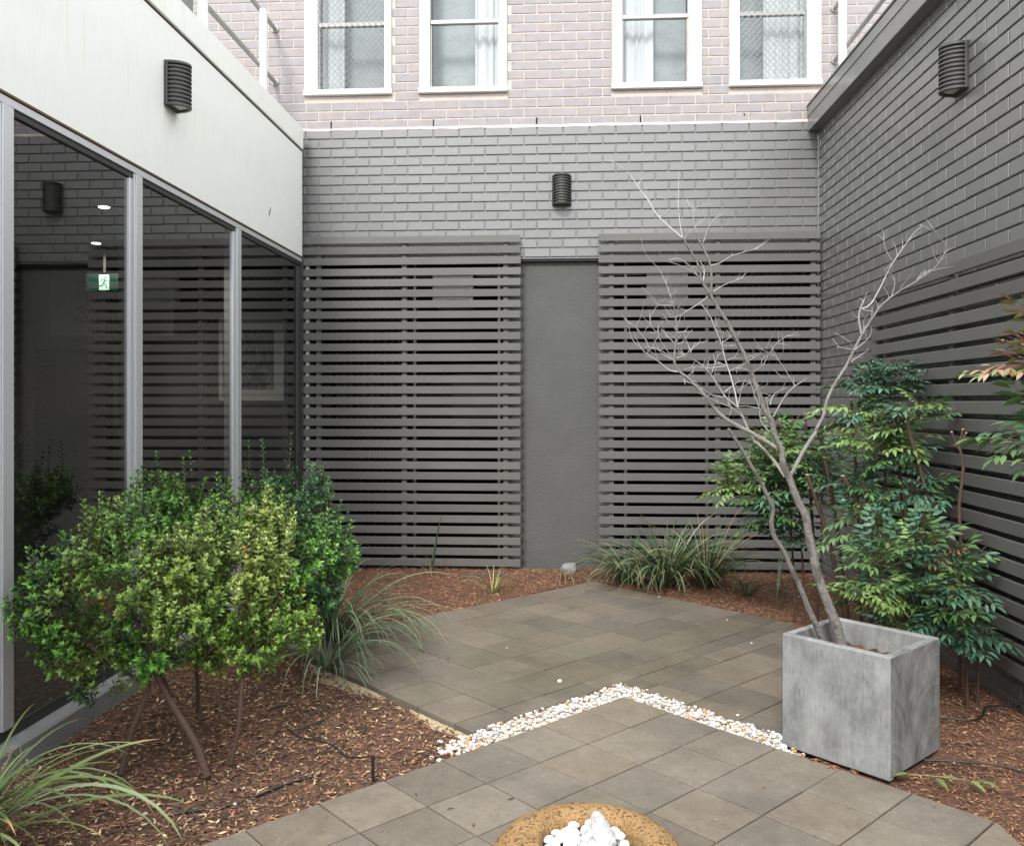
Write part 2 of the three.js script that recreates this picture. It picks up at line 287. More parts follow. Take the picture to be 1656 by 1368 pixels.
function pave(u0, u1, v0, v1, keep, mats) {
  for (let i = Math.floor(u0 / PV + 0.4767 - 1e-3); i <= u1 / PV + 0.4767; i++) for (let j = Math.floor(v0 / PV + 0.126 - 1e-3); j <= v1 / PV + 0.126; j++) {
    const a0 = Math.max(u0, PV * (i - 0.4767)), a1 = Math.min(u1, PV * (i + 1 - 0.4767)), b0 = Math.max(v0, PV * (j - 0.126)), b1 = Math.min(v1, PV * (j + 1 - 0.126));
    if (a1 - a0 < 0.02 || b1 - b0 < 0.02) continue;
    let P = [[a0, b0], [a1, b0], [a1, b1], [a0, b1]].map(([u, v]) => uv2xz(u, v));
    P = clipPoly(P, 1, 0, XE); if (P.length < 3) continue;
    const cz = P.reduce((s, p) => s + p[1], 0) / P.length; if (!keep(cz)) continue;
    P = insetPoly(P, 0.0024 + rr(0, 0.0022)); if (P.length < 3) continue;
    const [g, c] = slab(P, 0, 0.045, 0.0022);
    const m = part('paver', g, pick(mats), paving, [c[0] + rn() * 0.0015, rn() * 0.0024, c[2] + rn() * 0.0015]);
    m.rotation.set(rn() * 0.006, rn() * 0.005, rn() * 0.006);
  }
}
pave(UL, UR, VO, VB, () => true, M.paverBack);
pave(UO, UR, 1.62, VO, () => true, M.paverBack);
pave(-0.6, U12, -0.9, V10, (z) => z < -0.95, M.paver);
// sand in the joints, a sheet just below the paver faces
{
  const sandMap = tex(1024, 1024, [2.1, 2.1], (u, v) => { const a = fbm(u, v, 14, 14, 4, 91), b = fbm(u, v, 120, 120, 2, 92), p = smooth(0.55, 0.66, a); const k = 0.55 + 0.9 * b; return [(0.050 + 0.34 * p) * k, (0.044 + 0.31 * p) * k, (0.035 + 0.26 * p) * k]; });
  const m = std({ map: sandMap, roughness: 0.97, bumpMap: soilBump, bumpScale: 0.004 });
  const sheet = (uv) => { const P = []; const q = uv.map(([u, v]) => uv2xz(u, v)); let c = clipPoly(q, 1, 0, XE - 0.012); for (const [x, z] of c) P.push([x, z]); const s = new THREE.Shape(P.map(([x, z]) => new THREE.Vector2(x, -z))); const g = new THREE.ShapeGeometry(s); g.rotateX(-Math.PI / 2); return g; };
  const e = 0.012;
  part('joint_sand', sheet([[UL + e, VO + e], [UR - e, VO + e], [UR - e, VB - e], [UL + e, VB - e]]), m, paving, [0, -0.010, 0]);
  part('joint_sand', sheet([[UO + e, 1.64], [UR - e, 1.64], [UR - e, VO + 0.006], [UO + e, VO + 0.006]]), m, paving, [0, -0.0104, 0]);
  part('joint_sand', sheet([[-0.6, -0.9], [U12 - e, -0.9], [U12 - e, V10 - e], [-0.6, V10 - e]]), m, paving, [0, -0.010, 0]);
}
// bark mulch, too many chips to count
{
  const g = new THREE.OctahedronGeometry(1, 0); g.scale(0.5, 0.09, 0.17);
  const p = g.attributes.position; for (let i = 0; i < p.count; i++) { const x = p.getX(i), y = p.getY(i), z = p.getZ(i), k = hash(Math.round(x * 99), Math.round(z * 99 + y * 999), 5); p.setXYZ(i, x * (0.8 + 0.5 * k), y, z * (0.7 + 0.8 * k) + 0.12 * x * x); }
  g.computeVertexNormals();
  const red = [[0.17, 0.075, 0.045], [0.12, 0.052, 0.034], [0.23, 0.11, 0.065], [0.085, 0.040, 0.028], [0.30, 0.18, 0.115], [0.14, 0.07, 0.05], [0.20, 0.095, 0.06]];
  const litter = [[0.11, 0.058, 0.038], [0.065, 0.040, 0.030], [0.16, 0.088, 0.054], [0.22, 0.13, 0.08], [0.045, 0.030, 0.024], [0.34, 0.25, 0.17], [0.13, 0.065, 0.045], [0.09, 0.05, 0.036], [0.055, 0.034, 0.027], [0.17, 0.075, 0.045]];
  const list = [], m4 = new THREE.Matrix4(), q = new THREE.Quaternion(), e = new THREE.Euler(), s = V(1, 1, 1), cols = [];
  const want = 140000;
  for (let k = 0; k < want; k++) {
    const x = rr(XL + 0.05, XR - 0.02), z = rr(-7.84, -2.3);
    if (inFront(x, z) || inBack(x, z) || inPlanter(x, z)) { if (rnd() > 0.0012) continue; }
    else if (inStrip(x, z) && rnd() > 0.04) continue;
    const left = x < 0 && z > -5.4, onPave = inFront(x, z) || inBack(x, z);
    const L = (left ? rr(0.007, 0.030) : rr(0.007, 0.024)) * (rnd() < 0.06 ? 1.5 : 1);
    e.set(rn() * 0.55, rr(0, 6.28), rn() * 0.55); q.setFromEuler(e); if (onPave) q.setFromEuler(new THREE.Euler(0, rr(0, 6.28), 0));
    s.set(L, L * rr(0.6, 1.4), L * rr(0.6, 1.5));
    m4.compose(V(x, onPave ? 0.004 : bedH(x, z) + rr(0.0, 0.016), z), q, s); list.push(m4.clone());
    const c = pick(left ? litter : red), w = left ? rr(0.6, 2.9) : rr(0.95, 2.05); cols.push(lin(c[0] * w * 0.97, c[1] * w, c[2] * w * 0.88));
  }
  const im = new THREE.InstancedMesh(g, std({ color: lin(1, 1, 1), roughness: 0.88 }), list.length);
  list.forEach((m, i) => { im.setMatrixAt(i, m); im.setColorAt(i, cols[i]); });
  im.name = 'bark_mulch'; im.castShadow = im.receiveShadow = true; scene.add(im);
  tag(im, 'red brown bark mulch and leaf litter covering the beds', 'mulch', null, 'stuff');
}
// pebbles
function pebbleGeo(k) { const g = new THREE.IcosahedronGeometry(1, 2); const p = g.attributes.position; for (let i = 0; i < p.count; i++) { const v = V(p.getX(i), p.getY(i), p.getZ(i)); const r = 1 + 0.22 * (vn(v.x * 1.4 + 5 + k * 9, v.y * 1.4 + v.z * 1.1 + 5, 0, 0, 7 + k) - 0.5) + 0.16 * (vn(v.z * 2.2 + 9, v.x * 2.2 + v.y + 3, 0, 0, 17 + k) - 0.5); v.multiplyScalar(r); p.setXYZ(i, v.x, v.y * 0.68, v.z * (0.8 + 0.06 * k)); } g.computeVertexNormals(); return g; }
const pebbleGeos = [0, 1, 2, 3].map(pebbleGeo);
const pebbleCol = () => { const k = rnd(); const w = rr(0.85, 1.08); return k < 0.64 ? [0.66 * w, 0.645 * w, 0.61 * w] : k < 0.82 ? [0.60 * w, 0.50 * w, 0.40 * w] : k < 0.92 ? [0.50 * w, 0.30 * w, 0.15 * w] : [0.26 * w, 0.21 * w, 0.18 * w]; };
M.pebble = std({ color: lin(1, 1, 1), roughness: 0.6, bumpMap: fine, bumpScale: 0.0006 });
{
  const g = pebbleGeos[1].clone(), L = [], C = [], m = new THREE.Matrix4(), q = new THREE.Quaternion();
  const put = (x, y, z, r) => { q.setFromEuler(new THREE.Euler(rn() * 0.5, rr(0, 6.28), rn() * 0.5)); m.compose(V(x, y, z), q, V(r * rr(0.85, 1.25), r * rr(0.75, 1), r * rr(0.85, 1.2))); L.push(m.clone()); C.push(lin(...pebbleCol())); };
  for (let layer = 0; layer < 3; layer++) {
    for (let u = UL - 0.06; u < UO; u += 0.0185) for (let v = V10 + 0.006; v < VO; v += 0.0185) { const [x, z] = uv2xz(u + rn() * 0.008, v + rn() * 0.008); if (u < UL + 0.02 && rnd() < 0.3) continue; if (layer === 2 && rnd() < 0.55) continue; put(x, -0.028 + layer * 0.013 + rn() * 0.003, z, rr(0.0075, 0.0128)); }
    for (let v = 1.95; v < V10; v += 0.0185) for (let u = U12 + 0.006; u < UO; u += 0.0185) { const [x, z] = uv2xz(u + rn() * 0.008, v + rn() * 0.008); if (inPlanter(x, z)) continue; if (layer === 2 && rnd() < 0.55) continue; put(x, -0.028 + layer * 0.013 + rn() * 0.003, z, rr(0.0075, 0.0128)); }
  }
  for (let k = 0; k < 110; k++) { const u = UL - 0.02 - Math.abs(rn()) * 0.3, v = V10 + 0.02 + Math.abs(rn()) * 0.24 + (UL - u) * 0.1, [x, z] = uv2xz(u, v); put(x, bedH(x, z) + 0.012, z, rr(0.006, 0.014)); }
  for (let k = 0; k < 70; k++) { const x = rr(-2.1, 2.2), z = rr(-7.6, -2.6); if (inPlanter(x, z)) continue; const pv = inFront(x, z) || inBack(x, z); if (pv && rnd() < 0.75) continue; put(x, pv ? 0.004 : bedH(x, z) + 0.012, z, rr(0.004, 0.010)); }
  const [sx, sz] = uv2xz(3.36, 3.34); put(sx, 0.008, sz, 0.016);
  const im = new THREE.InstancedMesh(g, M.pebble, L.length); L.forEach((t, i) => { im.setMatrixAt(i, t); im.setColorAt(i, C[i]); });
  im.name = 'pebble_strip'; im.castShadow = im.receiveShadow = true; scene.add(im);
  tag(im, 'white pebbles filling the bent gap between the pavers', 'pebbles', null, 'stuff');
}
// sandy bedding showing along the edge of the patio
{
  const sm = std({ map: tex(512, 512, [0.5, 0.5], (u, v) => { const k = 0.6 + 0.7 * fbm(u, v, 60, 60, 3, 95); return [0.42 * k, 0.33 * k, 0.21 * k]; }), roughness: 0.97, bumpMap: soilBump, bumpScale: 0.006 });
  const patch = (u0, u1, v0, v1) => { const B = new Build(false), n = 18, mm = 7, id = []; for (let i = 0; i <= n; i++) for (let j = 0; j <= mm; j++) { const t = i / n, wgt = Math.sin(Math.PI * t) * (0.65 + 0.5 * vn(t * 5, v0 * 9, 0, 0, 3)); const u = u1 - (u1 - u0) * (j / mm) * wgt, v = v0 + (v1 - v0) * t, [x, z] = uv2xz(u, v); id.push(B.v(V(x, bedH(x, z) + 0.016 - 0.03 * (j / mm) * (j / mm) + 0.006 * (vn(x * 60, z * 60, 0, 0, 6) - 0.5), z), x, z)); } for (let i = 0; i < n; i++) for (let j = 0; j < mm; j++) { const a = id[i * (mm + 1) + j], b = id[i * (mm + 1) + j + 1], c = id[(i + 1) * (mm + 1) + j], d = id[(i + 1) * (mm + 1) + j + 1]; B.i.push(a, c, b, b, c, d); } return B.geo(); };
  const s1 = solo('sand_patch', patch(UL - 0.16, UL - 0.004, 3.85, 4.68), sm, ''); tag(s1, 'pale bedding sand bared along the middle of the patio edge', null, null, 'structure');
  const s2 = solo('sand_patch', patch(UL - 0.07, UL - 0.004, 3.14, 3.62), sm, ''); tag(s2, 'pale bedding sand bared beside the start of the pebble strip', null, null, 'structure');
}

// ---------- brickwork ----------
const CY = 0.086, BY = 4.083, brickCache = {};
function brickGeo(w, k) { const key = Math.round(w * 500) + '_' + k; return brickCache[key] || (brickCache[key] = cbox(Math.round(w * 500) / 500, 0.076, 0.05, 0.0035, [k * 0.31 + 0.11, k * 0.23], 0.0008)); }
// bricks of one course between x0 and x1, holes taken out; phase in metres
function course(x0, x1, phase, holes, fn) {
  let n = Math.floor((x0 - phase) / 0.24);
  for (; phase + n * 0.24 < x1; n++) {
    let a = Math.max(x0, phase + n * 0.24 + 0.005), b = Math.min(x1, phase + (n + 1) * 0.24 - 0.005);
    for (const [h0, h1] of holes) { if (a < h0 && b > h1) continue; if (a >= h0 && b <= h1) b = a; else if (b > h0 && b <= h1) b = h0; else if (a >= h0 && a < h1) a = h1; }
    if (b - a > 0.03) fn((a + b) / 2, b - a);
  }
}
const WIN = [[-2.41, -1.59], [-1.33, -0.515], [0.447, 1.256], [1.505, 2.318]], WY0 = 4.40, WY1 = 6.0;
const back = thing('brick_building', 'two storey mauve brick building at the back with its lower wall painted grey', 'building');
{
  // wall body with openings for four upper windows and the two wide openings behind the screens
  const body = (name, b, m) => spanPart(name, b, m, back);
  const zf = ZB - 0.0115, zb = ZB - 0.3;
  body('wall', [-4.2, 4.2, BY + 0.004, WY0 - 0.005, zb, zf, 0.001].map((v) => v), M.mortar);
  let x = -4.2; for (const [a, b] of [...WIN, [4.2, 4.3]]) { body('wall', [x, a, WY0 - 0.004, WY1, zb, zf, 0.001], M.mortar); x = b; }
  body('wall', [-4.2, 4.2, WY1 + 0.001, 7.2, zb, zf, 0.001], M.mortar);
  body('wall', [-4.2, 4.2, 2.865, BY, zb, zf, 0.001], M.paintMortar);
  body('wall', [-4.2, -2.39, -0.1, 2.864, zb, zf - 0.002, 0.001], M.paintMortar);
  body('wall', [2.29, 4.2, -0.1, 2.864, zb, zf - 0.002, 0.001], M.paintMortar);
  body('roof', [-4.3, 4.3, 7.2, 7.4, zb - 5, zf + 0.2, 0.01], M.roof);
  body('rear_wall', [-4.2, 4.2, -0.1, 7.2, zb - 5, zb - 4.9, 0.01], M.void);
  // rendered panel between the screens, its top a shadow gap under the bricks
  body('render_panel', [-0.52, 0.45, -0.1, 2.845, ZB - 0.26, ZB - 0.075, 0.004], M.render);
  body('lintel', [-2.39, 2.29, 2.846, 2.866, ZB - 0.26, ZB - 0.03, 0.001], M.darkAlu);
  const weep = [-2.16, -1.197, -0.245, 0.704, 1.638];
  const rest = [];
  for (let k = -19; k < 0; k++) {                            // unpainted courses above the pink joint
    const y = BY - k * CY - CY / 2 + 0.001, ph = -2.16 + (Math.abs(k) % 2 ? 0 : 0.12), holes = y > WY0 - 0.06 && y < WY1 + 0.04 ? WIN.map(([a, b]) => [a - 0.006, b + 0.006]) : [];
    course(-3.5, 3.5, ph, holes, (cx, w) => {
      const g = brickGeo(w, Math.floor(rnd() * 3)), p = [cx, y + rn() * 0.0015, ZB - 0.033 + 0.002 + rn() * 0.0012];
      if (y < 5.42) { const m = part('brick', g, pick(M.mauve), back, p); m.rotation.set(rn() * 0.006, rn() * 0.004, rn() * 0.004); }
      else rest.push(g.clone().translate(...p));
    });
  }
  const rm = part('upper_bricks', mergeGeometries(rest), M.mauve[0], back); rm.userData.kind = 'stuff';
  for (const w of weep) part('weep_hole_shade', cbox(0.014, 0.076, 0.006, 0.0005), M.dark, back, [w + 0.001, BY + CY / 2, ZB - 0.009]);  // black slips in the joints stand in for the shade of open holes
  for (let k = 0; k < 14; k++) {                             // painted courses
    const y = BY - k * CY - CY / 2 - 0.002, ph = -2.159 + (k % 2 ? 0.12 : 0);
    course(-2.72, 2.62, ph, [], (cx, w) => {
      const m = part('painted_brick', brickGeo(w, Math.floor(rnd() * 3)), pick([M.paint, M.paint, M.paint2, M.paint3]), back, [cx, y + rn() * 0.0014, ZB - 0.025 + rn() * 0.0014]);
      m.rotation.set(rn() * 0.007, rn() * 0.004, rn() * 0.004);
    });
  }
  // bared pink joint between painted and unpainted brick
  const B = new Build(false); let prev = null;
  for (let i = 0; i <= 240; i++) { const px = -3.4 + i / 240 * 6.8, t = 0.010 + 0.007 * vn(px * 7, 3, 0, 0, 8), b = -0.008 - 0.009 * vn(px * 9, 9, 0, 0, 9), f = ZB - 0.0005 + 0.003 * vn(px * 20, 1, 0, 0, 5); const r = [B.v(V(px, BY + t, f - 0.006), px, 0), B.v(V(px, BY + t * 0.7, f), px, 0.01), B.v(V(px, BY + b * 0.8, f + 0.001), px, 0.02), B.v(V(px, BY + b, f - 0.006), px, 0.03)]; if (prev) for (let q = 0; q < 3; q++) B.i.push(prev[q], prev[q + 1], r[q], prev[q + 1], r[q + 1], r[q]); prev = r; }
  part('flashing_joint', B.geo(), M.flash, back);
  // recess walls and rooms behind the screens, shade put into their dark colour
  for (const s of [-1, 1]) {
    const x0 = s < 0 ? -2.39 : 0.45, x1 = s < 0 ? -0.52 : 2.29;
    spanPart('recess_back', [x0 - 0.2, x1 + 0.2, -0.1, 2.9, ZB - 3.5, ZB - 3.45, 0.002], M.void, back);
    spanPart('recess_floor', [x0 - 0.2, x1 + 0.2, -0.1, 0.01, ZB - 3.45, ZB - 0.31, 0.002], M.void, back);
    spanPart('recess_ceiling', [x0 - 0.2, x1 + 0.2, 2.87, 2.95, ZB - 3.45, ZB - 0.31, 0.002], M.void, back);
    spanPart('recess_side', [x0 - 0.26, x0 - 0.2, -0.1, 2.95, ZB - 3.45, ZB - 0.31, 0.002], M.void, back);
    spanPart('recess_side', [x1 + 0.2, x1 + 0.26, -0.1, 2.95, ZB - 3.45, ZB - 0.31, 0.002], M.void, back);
    // window frames behind the slats
    const fr = s < 0 ? [-1.40, -0.60] : [1.33, 0.58];
    for (const fx of fr) spanPart('window_frame', [fx - 0.014, fx + 0.014, 0.02, 2.845, ZB - 0.2, ZB - 0.15, 0.002], M.steel, back);
    part('window_pane', new THREE.PlaneGeometry(x1 - x0, 2.8), M.shopGlass, back, [(x0 + x1) / 2, 1.43, ZB - 0.21]);
    // diamond security mesh over the outer half
    const B2 = new Build(false), a0 = s < 0 ? -2.3 : 1.4, a1 = s < 0 ? -1.42 : 2.2, zz = ZB - 0.14;
    for (let t = -3; t < 3.2; t += 0.105) for (const d of [-1, 1]) { const pts = []; const f = (xx) => t + 1.4 + d * (xx - a0) * 1.6; let xa = a0, xb = a1; const yl = (yy) => a0 + (yy - t - 1.4) / (d * 1.6); let e0 = Math.min(yl(0.05), yl(2.82)), e1 = Math.max(yl(0.05), yl(2.82)); xa = Math.max(xa, e0); xb = Math.min(xb, e1); if (xb - xa < 0.03) continue; pts.push([xa, f(xa), zz + d * 0.003], [xb, f(xb), zz + d * 0.003]); B2.limb(pts, 0.0022, 0.0022, 4, [1, 1, 1], 0, false); }
    part('security_mesh', B2.geo(), M.wireDark, back);
  }
}
// upper windows
WIN.forEach(([a, b], i) => {
  const w = new THREE.Group(); w.name = 'window'; w.position.set((a + b) / 2, WY0, ZB); back.add(w);
  const W = b - a, H = WY1 - WY0, sub = (n, bx, m) => spanPart(n, bx, m, w), mesh = i === 0 || i === 3;
  const fl = i === 0 ? 0.10 : i === 1 ? 0.075 : 0.07, frr = i === 0 ? 0.045 : i === 1 ? 0.055 : i === 2 ? 0.095 : 0.10;
  sub('frame', [-W / 2 + 0.001, -W / 2 + fl, 0.052, H - 0.001, -0.12, 0.022, 0.005], M.whitePaint);
  sub('frame', [W / 2 - frr, W / 2 - 0.001, 0.052, H - 0.001, -0.12, 0.022, 0.005], M.whitePaint);
  sub('frame', [-W / 2 + fl, W / 2 - frr, H - 0.06, H - 0.001, -0.12, 0.02, 0.005], M.whitePaint);
  sub('frame', [-W / 2 + fl + 0.001, -W / 2 + fl + 0.02, 0.053, H - 0.06, -0.11, 0.004, 0.003], M.whitePaint);
  sub('frame', [W / 2 - frr - 0.02, W / 2 - frr - 0.001, 0.053, H - 0.06, -0.11, 0.004, 0.003], M.whitePaint);
  sub('sill', [-W / 2 - 0.006, W / 2 + 0.006, 0.0, 0.051, -0.12, 0.034, 0.006], M.whitePaint);
  const x0 = -W / 2 + fl + 0.02, x1 = W / 2 - frr - 0.02, mr = 0.655;
  sub('meeting_rail', [x0, x1, mr, mr + 0.04, -0.075, -0.03, 0.004], M.steel);
  sub('sash_stile', [x0, x0 + 0.016, 0.052, mr, -0.07, -0.04, 0.003], M.steel);
  sub('sash_stile', [x1 - 0.016, x1, 0.052, mr, -0.07, -0.04, 0.003], M.steel);
  for (const [y0, y1] of [[0.052, mr], [mr + 0.04, H - 0.06]]) { const g = new THREE.PlaneGeometry(x1 - x0, y1 - y0); part('pane', g, M.upGlass, w, [(x0 + x1) / 2, (y0 + y1) / 2, -0.055]); }
  sub('pane_backing', [x0 - 0.02, x1 + 0.02, 0.0, H, -0.36, -0.345, 0.002], M.skyGrey);  // pale sheet behind the panes; its grey stands in for reflected sky
  if (mesh) {
    const B = new Build(false), st = 0.062, dy = mr + 0.95;
    for (let t = -2; t < 3.2; t += st) for (const d of [-1, 1]) { const k = d * 1.12, f = (x) => t + k * (x - x0); let xa = x0, xb = x1; const r0 = x0 + (0.055 - t) / k, r1 = x0 + (dy - t) / k; xa = Math.max(xa, Math.min(r0, r1)); xb = Math.min(xb, Math.max(r0, r1)); if (xb - xa < 0.01) continue; B.limb([[xa, f(xa), -0.012 + d * 0.002], [xb, f(xb), -0.012 + d * 0.002]], 0.0023, 0.0023, 4, [1, 1, 1], 0, false, 1); }
    part('mesh_screen', B.geo(), M.wire, w);
  }
});
// curtains behind the panes, each its own
function curtain(x0, x1, y0, y1, z, label) {
  const n = 60, B = new Build(false); let prev = null;
  for (let i = 0; i <= n; i++) { const t = i / n, x = x0 + (x1 - x0) * t, ph = t * (x1 - x0) * 90, zz = z + 0.018 * Math.sin(ph + 1.3 * Math.sin(ph * 0.37)); const r = [B.v(V(x, y0, zz), x, y0), B.v(V(x, y1, zz * 0.3 + z * 0.7), x, y1)]; if (prev) B.i.push(prev[0], r[0], prev[1], prev[1], r[0], r[1]); prev = r; }
  solo('curtain', B.geo(), M.curtain, label, 'curtain', 'curtains in the upper windows');
}
curtain(-2.30, -2.08, WY0 + 0.01, WY1, ZB - 0.2, 'white curtain behind the left side of the leftmost meshed window');
curtain(-0.83, -0.56, WY0 + 0.01, WY1, ZB - 0.2, 'white curtain behind the right side of the second window from the left');
curtain(0.52, 0.84, WY0 + 0.01, WY1, ZB - 0.2, 'white curtain behind the left side of the third window from the left');
curtain(1.85, 2.24, WY0 + 0.01, WY1, ZB - 0.2, 'white curtain behind the right side of the rightmost meshed window');

// right hand building: painted brick wall with an overhanging fascia
const right = thing('painted_brick_building', 'low building on the right with a dark grey painted brick wall', 'building', [XR, 0, 0]);
{
  spanPart('wall', [0.0115, 0.3, -0.12, 4.1, ZB + 0.001, 2.2, 0.002], M.paintMortar, right);
  spanPart('wall', [0.3, 4.5, -0.12, 4.0, 2.0, 2.2, 0.002], M.paintMortar, right);
  spanPart('roof', [0.05, 4.5, 4.1, 4.16, ZB + 0.002, 2.2, 0.002], M.roof, right);
  spanPart('fascia', [-0.098, -0.07, 3.985, 4.205, ZB + 0.003, 2.2, 0.004], M.paint, right);
  spanPart('soffit', [-0.07, 0.009, 3.985, 3.999, ZB + 0.003, 2.2, 0.001], M.paint2, right);
  spanPart('fascia_cap', [-0.112, 0.06, 4.206, 4.226, ZB + 0.003, 2.2, 0.004], M.paint2, right);
  spanPart('cover_strip', [-0.104, -0.0985, 4.115, 4.2, ZB + 0.004, 2.2, 0.002], M.paint3, right);
  const all = [];
  for (let k = 1; k < 48; k++) {
    const y = BY - k * CY - CY / 2 - 0.002; if (y > 3.975) continue;
    course(-7.86, -2.4, -2.05 + (k % 2 ? 0.12 : 0), [], (cz, w) => all.push([cz, y, w]));
  }
  const score = ([z, y]) => (y > 2.3 || z < -6.4 ? 10 : 0) + z / 8;
  all.sort((p, q) => score(q) - score(p));
  const rest = [];
  all.forEach(([z, y, w], i) => {
    const g = brickGeo(w, Math.floor(rnd() * 3));
    if (i < 300) { const m = part('painted_brick', g, pick([M.paint, M.paint, M.paint2, M.paint3]), right, [0.025 + rn() * 0.0013, y + rn() * 0.0013, z]); m.rotation.set(rn() * 0.004, -Math.PI / 2 + rn() * 0.006, 0); }
    else { const c = g.clone(); c.rotateY(-Math.PI / 2 + rn() * 0.004); c.translate(0.025 + rn() * 0.0013, y, z); rest.push(c); }
  });
  part('far_bricks', mergeGeometries(rest), M.paint, right).userData.kind = 'stuff';
  // mortar smeared down the corner with the back wall
  const B = new Build(false); const pts = []; for (let i = 0; i < 30; i++) pts.push([-0.003 + rn() * 0.003, 3.05 + i * 0.031, ZB + 0.004 + rn() * 0.003]); B.limb(pts, 0.008, 0.008, 6, [1, 1, 1], 0.35, true, 2);
  part('corner_bead', B.geo(), M.paint3, right);
}

// ---------- left hand building: white fascia over full height glazing ----------
const left = thing('glazed_building', 'low building on the left with white boarded fascia over dark full height glass', 'building', [XL, 0, 0]);
{
  const zE = -7.735, zN = 2.2;
  let z = zE; const boards = [0.145];
  const boardG = [0, 1, 2].map((k) => cbox(0.018, 0.959, 0.1442, 0.0006, [k * 0.7, k * 0.3]));
  for (; z < zN - 0.15; z += 0.1445) part('fascia_board', pick(boardG), M.white, left, [-0.009 + rn() * 0.0003, 2.885 + 0.4795, z + 0.07225]);
  spanPart('fascia_backing', [-0.16, -0.02, 2.886, 4.0, zE, zN, 0.002], M.white, left);
  spanPart('fascia_cap', [-0.2, 0.012, 3.862, 4.062, zE + 0.002, zN, 0.006], M.white, left);
  spanPart('fascia_groove', [-0.02, -0.003, 3.8445, 3.8615, zE + 0.002, zN, 0.0005], std({ color: lin(0.06, 0.035, 0.022), roughness: 0.9 }), left);
  spanPart('head_flashing', [-0.16, 0.004, 2.872, 2.884, zE + 0.004, zN, 0.001], std({ color: lin(0.12, 0.085, 0.045), map: brickMap, roughness: 0.85 }), left);
  spanPart('head_frame', [-0.10, -0.012, 2.80, 2.871, zE + 0.004, zN, 0.004], M.darkAlu, left);
  spanPart('head_rail', [-0.0115, -0.002, 2.832, 2.868, zE + 0.004, zN, 0.002], M.alu, left);
  spanPart('sill_rail', [-0.10, -0.02, 0.081, 0.135, zE + 0.004, zN, 0.004], M.darkAlu, left);
  const kerb = std({ color: lin(0.30, 0.30, 0.29), map: brickMap, roughness: 0.9, bumpMap: coarse, bumpScale: 0.004 });
  for (let k = 0; k < 7; k++) spanPart('kerb', [-0.12, 0.07 + rn() * 0.003, -0.1, 0.08 + rn() * 0.002, zE + k * 1.4, zE + k * 1.4 + 1.394, 0.008], kerb, left);
  const mull = [2.05, 0.62, -0.82, -2.1, -3.545, -4.69, -6.19];
  for (const m of mull) {
    spanPart('mullion', [-0.10, -0.006, 0.136, 2.831, m - 0.055, m + 0.028, 0.003], M.alu, left);
    spanPart('mullion_cover', [-0.0055, 0.002, 0.136, 2.829, m - 0.053, m + 0.022, 0.002], M.alu, left);
    spanPart('mullion_gasket', [-0.05, -0.022, 0.14, 2.798, m + 0.0285, m + 0.036, 0.001], M.black, left);
    spanPart('sash_stile', [-0.045, -0.010, 0.137, 2.798, m + 0.037, m + 0.072, 0.003], M.alu, left);
  }
  spanPart('end_jamb', [-0.10, -0.005, 0.136, 2.789, zE + 0.004, zE + 0.10, 0.004], M.darkAlu, left);
  const edges = [zE + 0.1, ...mull.slice().reverse()];
  for (let i = 0; i < edges.length - 1; i++) {
    const a = edges[i] + (i ? 0.05 : -0.02), b = edges[i + 1] - 0.05;
    const g = new THREE.PlaneGeometry(b - a, 2.68); part('pane', g, M.glass, left, [-0.026, 1.46, (a + b) / 2], [0, Math.PI / 2, 0]);
  }
  // the room behind the glass
  spanPart('room_floor', [-3.2, -0.12, -0.1, 0.06, -7.95, zN, 0.002], M.roomFloor, left);
  spanPart('room_ceiling', [-3.25, -0.10, 2.80, 2.87, -8.06, zN, 0.002], M.room, left);
  spanPart('room_wall', [-3.3, -3.2, -0.1, 4.0, -7.95, zN, 0.002], M.room, left);
  spanPart('room_wall', [-3.25, -0.11, -0.1, 2.85, -8.05, -7.842, 0.002], M.room, left);
  spanPart('room_wall', [-3.2, -0.005, -0.1, 4.0, zN, zN + 0.1, 0.002], M.room, left);
  spanPart('reveal', [-0.10, -0.003, -0.1, 2.871, -7.841, zE + 0.003, 0.002], M.darkAlu, left);
  spanPart('room_door', [-2.6, -1.85, 0.06, 2.05, -7.8415, -7.815, 0.004], std({ color: lin(0.07, 0.066, 0.06), roughness: 0.6 }), left);
  spanPart('roof', [-3.3, -0.161, 3.9, 3.99, -7.95, zN, 0.002], M.roof, left);
  // drips and a lichen spot on the fascia
  const dot = new Build(false); for (let k = 0; k < 7; k++) { const a = rr(0, 6.28), l = rr(0.01, 0.035); dot.limb([[0.002, 3.10, -6.86], [0.004, 3.10 + Math.sin(a) * l * 2, -6.86 + Math.cos(a) * l * 1.3]], 0.005, 0.001, 4, [1, 1, 1], 0.2, true, 1); }
  part('spider_nest', dot.geo(), std({ color: lin(0.16, 0.16, 0.12), roughness: 0.95 }), left);
}
